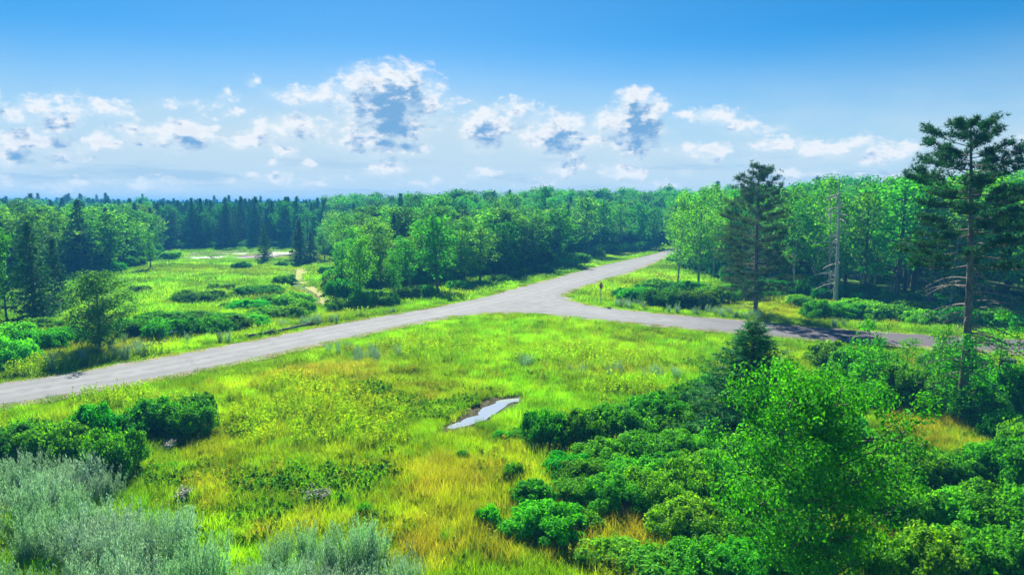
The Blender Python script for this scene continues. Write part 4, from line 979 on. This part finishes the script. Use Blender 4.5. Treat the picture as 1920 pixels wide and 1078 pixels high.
def shrubs(lst, label, group, tint=None):
    for i_, (px, py, w, top) in enumerate(sorted(lst)):
        v = random.uniform(.7, 1.25); t_ = tint or (1, 1, 1)
        shrub(px, py, w, top, label.replace('shrub', 'shrub, '+ORDN[i_]+' from left,', 1).replace('bush ', 'bush, '+ORDN[i_]+' from left, ', 1), group, (t_[0]*v, t_[1]*v, t_[2]))
shrubs([(258,642,72,597),(308,642,80,592),(350,638,74,594),(395,634,80,592),(440,626,72,590),(478,618,60,590),(300,614,90,584),(360,611,90,584),(418,610,82,586),(470,611,72,586),(232,632,60,600)],
       'shrub of the long dark thicket on the meadow behind the main road', 'shrubs of the meadow thicket')
shrubs([(502,604,82,574),(546,603,80,568),(568,592,52,560),(548,580,84,548),(512,577,74,552),(470,586,74,562),(438,583,50,566)],
       'bright shrub of the thicket left of the sandy track', 'shrubs left of the sandy track', LT)
shrubs([(345,571,56,554),(372,573,95,543),(402,572,50,556)], 'dark shrub in the row on the lime-green meadow', 'three meadow shrubs in a row', DK)
for a in [(482,557,80,534,'long dark shrub in the middle of the meadow',DK),(512,551,36,533,'shrub at the right end of the long meadow shrub',DK),(537,536,42,514,'dark round shrub left of the track bend',DK),(453,505,34,491,'dark shrub in front of the pond',DK),(400,546,30,530,'grey-green shrub by the creek pool',(1.5,1.2,3)),(428,546,26,532,'second grey-green shrub by the creek pool',(1.5,1.2,3)),(262,551,44,534,'shrub at the left side of the meadow',DK),
          (150,480,50,465,'shrub before the left wood',B),(320,488,40,470,'bright shrub left of the pond',LT),(530,500,24,489,'low shrub right of the pond shore',DK)]:
    shrub(a[0], a[1], a[2], a[3], a[4], None, a[5])
shrubs([(18,700,110,632),(78,668,86,618),(28,655,90,603),(130,655,84,612),(-30,690,90,620),(75,625,80,592)], 'bright shrub in the roadside group at the left edge', 'roadside shrubs at the left edge', LT)
shrubs([(642,566,64,522),(636,552,56,512),(682,580,62,540),(722,578,60,546),(652,536,62,497),(622,532,44,505),(612,514,30,497),(764,566,52,536),(640,588,50,560),(800,560,50,535),(860,548,50,525)],
       'green shrub at the foot of the middle wood beside the track', 'shrubs along the middle wood', LT)
shrubs([(1195,573,76,536),(1245,583,92,538),(1298,586,92,542),(1168,560,44,540),(1340,575,84,536),(1232,556,80,522),(1385,566,72,532),(1290,560,80,525),(1440,562,60,538)],
       'shrub of the thicket in the wedge between the two roads', 'shrubs in the wedge between the roads')
shrubs([(1540,604,74,562),(1582,606,84,566),(1632,606,84,568),(1684,608,84,572),(1732,616,74,580),(1612,588,84,560),(1700,595,84,562),(1792,618,74,572),(1862,622,84,574),(1908,628,74,582),(1500,580,60,552),(1900,600,90,560),(1820,600,90,560),(1760,600,80,565)],
       'bright shrub behind the side road at the foot of the right wood', 'shrubs along the side road', LT)
shrubs([(150,518,50,498),(210,512,50,492),(255,500,44,480),(330,468,40,456),(395,466,40,455),(450,464,44,453),(530,464,50,452),(590,470,50,455),(620,480,40,462)], 'low shrub at the foot of the wood round the meadow', 'shrubs at the wood edge round the meadow', DK)
lst = []
for px, py in ((1060,500),(1082,492),(1110,480),(1140,474),(1175,471),(1205,469),(985,520),(1020,512),(940,530),(900,540)): lst.append((px, py+3, random.uniform(36, 54), py-random.uniform(12, 20)))
shrubs(lst, 'low grey-green bush on the verge below the middle wood', 'bushes on the far verge of the main road', (1.1, 1.0, 2.0))

# ------------------------------------------------------------------ grasses and other ground cover
def blades(n, size, h, w, seed, lean=.35, hv=.4, head=0.0):
    r = np.random.default_rng(seed); mb = MB(); P = np.c_[r.uniform(-.5, .5, (n, 2))*size, np.full(n, -.04)]
    th = r.uniform(0, 6.28, n); d = np.c_[np.cos(th), np.sin(th), np.zeros(n)]; hh = h*(1+hv*r.uniform(-1, 1, n)); ln = r.normal(size=(n, 2))*lean
    mid = P+np.c_[ln*hh[:, None]*.35, hh*.6]; tip = P+np.c_[ln*hh[:, None], hh*.98]; W = (w*r.uniform(.6, 1.3, n))[:, None]
    V = np.stack([P-d*W*.5, P+d*W*.5, mid+d*W*.4, mid-d*W*.4, tip], 1).reshape(-1, 3); b = np.arange(n)[:, None]*5
    mb.add(V, b+np.array([[0, 1, 2, 3]]), 0); mb.f[3].append(b+np.array([[3, 2, 4]])+mb.n-len(V)); mb.m[3].append(np.zeros(n, int))
    return mb
def forbs(n, size, h, leaf, seed, stems=10, narrow=1.6, up=.6):
    """upright leafy stems"""
    r = np.random.default_rng(seed); mb = MB()
    for _ in range(stems):
        x, y = r.uniform(-.5, .5, 2)*size; hh = h*r.uniform(.6, 1.15); l = r.normal(size=2)*.14*hh
        tube(mb, [(x, y, -.05), (x+l[0]*.4, y+l[1]*.4, hh*.6), (x+l[0], y+l[1], hh)], [.012, .009, .004], 3, cap=False)
        k = n//stems; t = r.uniform(.12, 1, k); C = np.c_[x+l[0]*t, y+l[1]*t, hh*t]+unit(k, r)*(.02+.09*(1.1-t))[:, None]*np.array([1, 1, .3]); leaves(mb, C, unit(k, r)+np.array([0, 0, up]), leaf, 0, narrow, r)
    return mb
GS = [blades(300, 1.0, .34, .017, s, .30).mesh('grass_patch', M_GRASS) for s in (1, 2, 3)]
GT = [blades(150, .9, .60, .016, s, .22, .3).mesh('tall_grass_patch', M_GRASS) for s in (4, 5)]
GF = [blades(170, 2.6, .45, .075, s).mesh('meadow_patch', M_GRASS) for s in (6, 7, 8)]
GV = [blades(220, 1.0, .13, .024, s, .6).mesh('verge_patch', M_GRASS) for s in (9, 10)]
GK = [forbs(190, .8, 1.0, .050, s, 12, 3.4, -.1).mesh('leafy_stalks', M_GRASS) for s in (11, 12, 13)]
GB = [forbs(260, .8, .45, .10, s, 14, 1.4).mesh('broadleaf_herbs', M_GRASS) for s in (14, 15)]
def plume(seed, h=1.15):
    r = np.random.default_rng(seed); mb = MB()
    for _ in range(22):
        a = r.uniform(0, 6.28); q = r.uniform(0, .32); ln = r.uniform(.08, .5); hh = h*r.uniform(.65, 1.12)
        p0 = np.array([math.cos(a)*q*.4, math.sin(a)*q*.4, -.05]); p1 = np.array([math.cos(a)*(q+ln*.55), math.sin(a)*(q+ln*.55), hh])
        c_ = curve3(p0, p1, .05, 5, r); tube(mb, c_, [.010, .008, .007, .005, .003], 3, cap=False)
        k = 60; t = r.uniform(.15, 1.05, k); C = p0*(1-t[:, None])+p1*t[:, None]+unit(k, r)*(.10*(1.15-t*.8))[:, None]
        D = unit(k, r)*.6+np.array([0, 0, 1.0]); D /= np.linalg.norm(D, axis=1, keepdims=True); S = np.cross(D, unit(k, r)); S /= np.linalg.norm(S, axis=1, keepdims=True); l = r.uniform(.06, .13, k)[:, None]; w = .015
        V = np.stack([C-D*l*.4, C-S*w*.5, C+D*l*.6, C+S*w*.5], 1).reshape(-1, 3); mb.add(V, np.arange(4*k).reshape(k, 4), 0)
    return mb.mesh('silvery_plant', M_WORM)
GW = [plume(s) for s in (20, 21, 22)]
PUDW = np.array([flat(*p, z=-.35) for p in PUDDLE_POLY]); PONDW = np.array([flat(*p, z=-.3) for p in POND_POLY])
PATHW = np.array([flat(*p, z=-.3) for p in [(556,500),(553,515),(556,528),(580,545),(597,556),(603,570),(602,590),(628,587),(632,573),(626,562),(610,550),(592,540),(580,530),(572,515),(575,502)]])
def clear(x, y, sd, m=.3): return (sd > m) & ~in_poly(PUDW, x, y) & ~in_poly(PUDW, x, y+.7) & ~in_poly(PUDW, x, y+1.4) & (~in_poly(PONDW, x, y) | (fbm(x/26, y/4, 88, 3) > .53))
def grass(name, srcs, x0, x1, y0, y1, s, keep=None, scale=(.8, 1.25), label='', vs=1.0, bright=1.0, margin=.3, tintfn=None):
    x, y = jgrid(x0, x1, y0, y1, s, .5); k = view_cone(x, y, 41, 4); x, y = x[k], y[k]; sd = road_sd(x, y)
    k = clear(x, y, sd, margin)
    if keep is not None: k &= keep(x, y, sd)
    x, y, sd = x[k], y[k], sd[k]; z = height(x, y, sd); c = ground_col(x, y, sd)
    n = len(x); c = c*(rng.uniform(.75, 1.25, n)*(.42+1.15*fbm(x/1.4, y/1.4, 66, 4)))[:, None]*bright
    if tintfn: c = tintfn(x, y, c)
    sc = rng.uniform(*scale, n)*np.ones(n)
    hz = sc*vs*(.7+.7*fbm(x/4, y/4, 44, 3))*np.where(y > 115, .55, 1.0)
    scatter(name, srcs, np.c_[x, y, z], rng.uniform(0, 6.28, n), np.c_[sc, sc, hz], c, label, 'grass'); print(name, n)

inop = lambda x, y: in_poly(OPENP, x, y)
grass('field_grass', GS, -60, 60, 17, 50, .62, lambda x, y, sd: (sd > 2.2), label='lush yellow-green grass of the field in front of the roads')
grass('field_grass', GS, -70, 80, 50, 84, .85, lambda x, y, sd: (sd > 2.2) & inop(x, y), (1.0, 1.5), 'grass of the field just before the road junction')
grass('tall_grass', GT, -50, 50, 17, 75, 1.05, lambda x, y, sd: (sd > 3.5) & inop(x, y) & (fbm(x/5, y/5, 61, 3) > .47), label='taller grass tufts standing out of the field', bright=1.1)
grass('verge_grass', GV, -70, 100, 25, 170, .8, lambda x, y, sd: (sd < 4.5) & inop(x, y), (1.0, 1.4), 'short bright grass mown along the road edges', margin=.12)
grass('meadow_grass', GF, -190, 120, 58, 260, 1.9, lambda x, y, sd: (sd > 2.0) & inop(x, y) & ~in_poly(PATHW, x, y) & ~in_poly(PATHW, x, y+2.0) & ~in_poly(PATHW, x+.5, y+4.0) & ((y > 84) | (x < -30) | (x > 60)), (.9, 1.4), 'green and yellow grass of the meadows beyond the roads', bright=1.0)
def blob(x, y, L, z=-.3):
    px, py = to_pix(x, y, z); m = np.zeros(len(x))
    w = fbm(x/1.5, y/1.5, 12, 3)-.5
    for a, b, rx, ry in L: m = np.maximum(m, 1-(((px-a)/rx)**2+((py-b)/ry)**2)+w*1.5)
    return m
STALK = [(600,770,120,50),(700,800,90,45),(500,800,90,40),(250,768,120,18),(820,660,120,20),(1180,735,120,18),(560,740,60,30),(60,700,120,18),(330,672,80,8),(560,632,120,8),(700,600,70,8),(1120,680,140,18)]
grass('yellow_green_stalks', GK, -45, 40, 24, 80, .85, lambda x, y, sd: (sd > 1.6) & (blob(x, y, STALK) > .15), (.7, 1.1), 'upright yellow-green leafy stalks crowding in the field', bright=1.25, tintfn=lambda x, y, c: c*.45+np.array((.26, .42, .010))*.6)
def anyw(s_, th, lo=3.0): return lambda x, y, sd: (sd > lo) & inop(x, y) & (fbm(x/3+s_, y/3, 200+s_, 3) > th) & (rng.uniform(0, 1, len(x)) < .55)
grass('weed_clumps', GB, -45, 45, 18, 82, 1.25, anyw(1, .52), (.5, 1.1), 'darker leafy weed clumps dotted through the field grass', bright=1.0, tintfn=lambda x, y, c: c*.35+np.array((.05, .17, .015))*.6)
grass('pale_stalks', GK, -45, 45, 18, 82, 1.3, anyw(2, .50), (.45, .85), 'thin pale stalks standing above the field grass', bright=1.0, tintfn=lambda x, y, c: c*.4+np.array((.34, .36, .16))*.55)
grass('green_tussocks', GT, -50, 50, 18, 82, 1.7, anyw(3, .50), (.35, .7), 'dark green grass tussocks', bright=1.0, vs=1.7, tintfn=lambda x, y, c: c*.25+np.array((.04, .20, .012))*.8)
grass('puddle_sedge', GT, -6, 6, 32, 48, .35, lambda x, y, sd: in_poly((PUDW-PUDW.mean(0))*1.35+PUDW.mean(0), x, y-.1) & (~in_poly(PUDW, x, y) | (rng.uniform(0, 1, len(x)) < .06)), (.2, .45), 'sedge fringing the rim of the puddle', vs=.8)
HERB = [(560,910,80,40),(650,905,90,36),(490,970,60,36),(420,910,70,40),(720,990,50,30),(470,800,40,20),(780,770,60,24),(980,690,40,14),(680,740,50,16),(940,890,40,20),(900,760,60,14),(300,890,60,24),(1300,690,60,20)]
grass('green_herbs', GB, -25, 20, 20, 70, .6, lambda x, y, sd: (sd > 3) & (blob(x, y, HERB) > .1), (.7, 1.2), 'patches of darker green broad-leaved herbs among the grass', tintfn=lambda x, y, c: c*.3+np.array((.055, .21, .018))*.8)
RUSTB = [(850,905,90,44),(560,990,110,26),(840,990,100,60),(800,1040,100,40),(1150,1000,80,40),(960,1030,90,40),(1740,810,90,50),(410,925,60,30),(1200,960,50,30),(880,548,100,8),(1090,475,60,6),(620,700,100,16),(1830,850,50,24)]
GR = [blades(150, .9, .62, .013, s, .3, .25).mesh('seeding_grass', M_GRASS) for s in (16, 17)]
grass('rusty_seeding_grass', GR, -30, 45, 18, 80, .9, lambda x, y, sd: (sd > 1.5) & (blob(x, y, RUSTB) > .05), (.8, 1.2), 'rust and straw coloured seeding grass in dry patches', tintfn=lambda x, y, c: c*.55+np.array((.36, .31, .11))*.5)
SAGEB = [(700,672,60,14),(640,662,40,10),(1120,704,60,10),(1250,710,50,10),(240,668,60,16),(110,690,70,14),(1190,578,50,6),(1290,592,90,5),(1400,598,60,5),(430,645,120,5),(600,612,120,5),(985,690,25,10),(510,905,26,14),(680,880,22,16),(1640,618,90,4),(760,590,40,5),(1700,640,30,8)]
def worm_pts():
    poly = np.array([flat(*p, z=-.4) for p in [(-200,925),(0,925),(60,905),(130,900),(210,925),(300,985),(400,1040),(470,1058),(560,1050),(660,1045),(700,1045),(740,1065),(775,1100),(800,1140),(700,1300),(-400,1300)]])
    x, y = jgrid(-26, 2, 16, 32, .55, .5); k = in_poly(poly, x, y); x, y = x[k], y[k]; m = fbm(x/1.8, y/1.8, 15, 3) > .38; x, y = x[m], y[m]
    n = len(x); s = rng.uniform(.65, 1.35, n)*(.75+.6*fbm(x/1.2, y/1.2, 18, 2)); t_ = np.ones((n, 3))*rng.uniform(.75, 1.2, n)[:, None]*(1+(fbm(x/2.5, y/2.5, 19, 3)[:, None]-.5)*np.array([-.3, .2, -.6]))
    X, Y = jgrid(-70, 60, 24, 110, .8, .5); sd = road_sd(X, Y); k = (sd > 1.3) & view_cone(X, Y, 41) & (blob(X, Y, SAGEB) > .2) & (rng.uniform(0, 1, len(X)) < .6); X, Y, sd = X[k], Y[k], sd[k]
    n2 = len(X); s2 = rng.uniform(.5, .95, n2); t2 = np.ones((n2, 3))*rng.uniform(.7, 1.1, n2)[:, None]
    return (x, y, s, t_), (X, Y, s2, t2)
(wx, wy, ws_, wt), (x2, y2, s2, t2) = worm_pts()
scatter('silvery_wormwood', GW, np.c_[wx, wy, height(wx, wy)], rng.uniform(0, 6.28, len(wx)), ws_, wt, 'pale silvery blue-green thicket of feathery plants filling the lower left corner', 'wild plants')
scatter('silvery_weeds', GW, np.c_[x2, y2, height(x2, y2)], rng.uniform(0, 6.28, len(x2)), s2, t2, 'scattered pale grey-green weeds along the verges and in the field', 'wild plants'); print('worm', len(wx), len(x2))

# wild flowers: pale pink heads over leafy stems
M_PETAL = simple_mat('pale_pink_petals', (0.62, 0.42, 0.55), (0.8, 0.68, 0.74), 9, 0.8, bump=0)
M_HERBG = simple_mat('herb_green', (0.05, 0.19, 0.02), (0.12, 0.30, 0.04), 9, 0.8, bump=0)
def flower(px, py, w, h, label):
    p = at(px, py); r = np.random.default_rng(int(px)); W = w/F_PX*p.y
    root = bpy.data.objects.new('wildflower', None); COL.objects.link(root); root.location = p; tag(root, label, 'flowers')
    st, hd = MB(), MB()
    for _ in range(int(26*W+10)):
        x, y = r.uniform(-.5, .5, 2)*np.array([W, .7]); hh = h*r.uniform(.7, 1.1); tube(st, [(x, y, -.05), (x*1.1, y*1.1, hh)], [.012, .006], 3)
        k = 8; leaves(st, np.c_[np.full((k, 1), x), np.full((k, 1), y), r.uniform(.1, hh, (k, 1))]+r.normal(size=(k, 3))*.05, unit(k, r)+np.array([0, 0, .5]), .09, 0, 1.8, r)
        k = 14; leaves(hd, np.array([x*1.1, y*1.1, hh])+r.normal(size=(k, 3))*np.array([.06, .06, .03]), unit(k, r)+np.array([0, 0, .8]), .04, 0, 1.2, r)
    st.build('stem', M_HERBG, root); hd.build('flower_head', M_PETAL, root)
flower(596, 952, 44, .8, 'pale pink wildflowers in a small drift near the bottom left of the field')
flower(343, 945, 26, .6, 'small whitish flower patch right of the silvery plants')
flower(318, 848, 16, .5, 'tiny pale flower patch under the twin shrubs')
flower(1700, 868, 30, .6, 'whitish flowers in the ochre clearing')

# ------------------------------------------------------------------ stop sign
def stop_sign():
    p = at(1126, 573)
    m_red, t, out = new_mat('stop_sign_red')
    b = t.node('ShaderNodeBsdfPrincipled'); b.inputs['Base Color'].default_value = (0.50, 0.03, 0.03, 1); b.inputs['Roughness'].default_value = .5; t.l.new(b.outputs[0], out.inputs[0])
    m_wht = simple_mat('sign_white', (.75, .75, .75), (.82, .82, .82), 5, .5, bump=0); m_gal = simple_mat('galvanised_steel', (.22, .17, .14), (.32, .27, .24), 5, .6, bump=.1, metal=.3)
    root = bpy.data.objects.new('stop_sign', None); COL.objects.link(root); root.location = p; root.rotation_euler = (0, 0, R(50))
    tag(root, 'red octagonal stop sign on a brown post at the road junction', 'road sign')
    mb = MB(); box(mb, (-.03, -.02, -.3), (.03, .02, 2.75)); 
    for z in np.arange(.2, 2.2, .25): box(mb, (-.012, -.026, z), (.012, -.021, z+.03))
    mb.build('post', m_gal, root)
    def octa(mb, r, y0, y1):
        a = np.arange(8)*np.pi/4+np.pi/8; zc = 2.38; f = np.c_[np.cos(a)*r, np.full(8, y0), zc+np.sin(a)*r]; g = f.copy(); g[:, 1] = y1
        V = np.vstack([f, g, [[0, y0, zc]], [[0, y1, zc]]]); mb.add(V, [(i, (i+1) % 8, 16) for i in range(8)]+[(8+(i+1) % 8, 8+i, 17) for i in range(8)]); mb.add(V, [(i, 8+i, 8+(i+1) % 8, (i+1) % 8) for i in range(8)])
    mb = MB(); octa(mb, .41, -.026, -.030); mb.build('sign_border', m_wht, root)
    mb = MB(); octa(mb, .385, -.031, -.034); mb.build('sign_face', m_red, root)
    cu = bpy.data.curves.new('stop_lettering', 'FONT'); cu.body = 'STOP'; cu.size = .34; cu.align_x = 'CENTER'; cu.align_y = 'CENTER'; cu.extrude = .001
    o = bpy.data.objects.new('lettering', cu); dg = None; COL.objects.link(o); bpy.context.view_layer.update()
    me = bpy.data.meshes.new_from_object(o.evaluated_get(bpy.context.evaluated_depsgraph_get())); bpy.data.objects.remove(o)
    me.materials.clear(); me.materials.append(m_wht)
    l = bpy.data.objects.new('lettering', me); COL.objects.link(l); l.parent = root; l.location = (0, -.037, 2.38); l.rotation_euler = (R(90), 0, 0)
stop_sign()

# ------------------------------------------------------------------ low guardrail along the far verge, barrier, box
M_WOOD = simple_mat('weathered_timber', (.08, .075, .07), (.22, .20, .19), 6, .85, (.3, 1, 3), .5)
M_PALE = simple_mat('bleached_board', (.42, .44, .45), (.62, .63, .63), 7, .7, (.3, 1, 2), .3)
M_BOX = simple_mat('dark_green_enamel', (.02, .045, .03), (.035, .06, .045), 4, .5, bump=.1)
def guardrail(pts, label, h=.34, rail_h=.18, step=2.0, pm=None, rm=None, name='guardrail', gap=()):
    W = dense([tuple(at(*p)[:2]) for p in pts], .1); W = np.array(W); s = np.r_[0, np.cumsum(np.hypot(*np.diff(W, axis=0).T))]; n = max(1, int(s[-1]/step))
    q = np.array([[np.interp(v, s, W[:, 0]), np.interp(v, s, W[:, 1])] for v in np.linspace(0, s[-1], n+1)]); z = height(q[:, 0], q[:, 1])
    root = bpy.data.objects.new(name, None); COL.objects.link(root); root.location = (*q[0], z[0]); tag(root, label, 'barrier')
    o0 = np.array([*q[0], z[0]])
    me_post = None
    for i in range(n+1):
        if me_post is None:
            mb = MB(); v = [(-.09,-.09,-.4),(.09,-.09,-.4),(.09,.09,-.4),(-.09,.09,-.4),(-.085,-.085,h+.06),(.085,-.085,h+.06),(.085,.085,h+.1),(-.085,.085,h+.1)]
            mb.add(v, [(0,3,2,1),(4,5,6,7),(0,1,5,4),(1,2,6,5),(2,3,7,6),(3,0,4,7)]); me_post = mb.mesh('post', pm or M_WOOD)
        o = bpy.data.objects.new('post', me_post); COL.objects.link(o); o.parent = root; o.location = np.array([*q[i], z[i]])-o0
        if i < n and i not in gap:
            a = np.array([*q[i], z[i]])-o0; b = np.array([*q[i+1], z[i+1]])-o0; d = b-a; L = np.linalg.norm(d); mb = MB(); box(mb, (-.02, -.055, -rail_h/2), (L-.02, .055, rail_h/2))
            r_ = mb.build('rail', rm or M_WOOD, root); nrm = np.array([-d[1], d[0]])/np.hypot(d[0], d[1]); sgn = -1 if nrm[1] > 0 else 1
            r_.location = (a[0]+nrm[0]*sgn*.147, a[1]+nrm[1]*sgn*.147, a[2]+h-rail_h/2+random.uniform(-.03, .03)); r_.rotation_euler = (0, -math.asin(d[2]/L), math.atan2(d[1], d[0]))
guardrail([(462,634),(500,628),(540,620),(583,611)], 'low dark timber guardrail along the far verge of the main road', gap=())
guardrail([(590,609),(620,603),(655,595),(700,585)], 'broken dark guardrail continuing towards the middle wood', gap=(3, 6))
guardrail([(272,657),(310,650)], 'short dark rail end near the grey-green roadside tree', h=.5, step=2.4)
guardrail([(306,643),(322,640)], 'low barrier with a bleached white top board on the far verge', h=.95, rail_h=.14, step=1.6, rm=M_PALE, name='board_barrier')
guardrail([(326,640),(334,638)], 'narrow bleached white board right of the wider one', h=.95, rail_h=.14, step=1.2, rm=M_PALE, name='board_barrier')
def util_box():
    p = at(1888, 700); root = bpy.data.objects.new('utility_box', None); COL.objects.link(root); root.location = p; root.rotation_euler = (0, 0, .3); tag(root, 'dark square utility box below the side road at the right edge', 'utility box')
    mb = MB(); box(mb, (-.45, -.3, -.2), (.45, .3, 1.0)); mb.build('cabinet', M_BOX, root)
    mb = MB(); box(mb, (-.5, -.35, 1.002), (.5, .35, 1.07)); mb.build('lid', M_BOX, root)
    mb = MB(); box(mb, (-.38, -.315, .05), (.38, -.302, .92)); mb.build('door', M_BOX, root)
util_box()

# ------------------------------------------------------------------ haze
HAZE_D = 0.0008
def haze():
    m, t, out = new_mat('summer_haze')
    v = t.node('ShaderNodeVolumePrincipled'); v.inputs['Color'].default_value = (0.07, 0.42, 0.95, 1); v.inputs['Density'].default_value = HAZE_D
    v.inputs['Anisotropy'].default_value = 0.0; t.l.new(v.outputs[0], out.inputs['Volume'])
    mb = MB(); box(mb, (-2000, -220, -3.2), (2000, 2700, 21)); o = mb.build('haze', m); tag(o, kind='stuff'); o.display_type = 'WIRE'
if HAZE_D: haze()
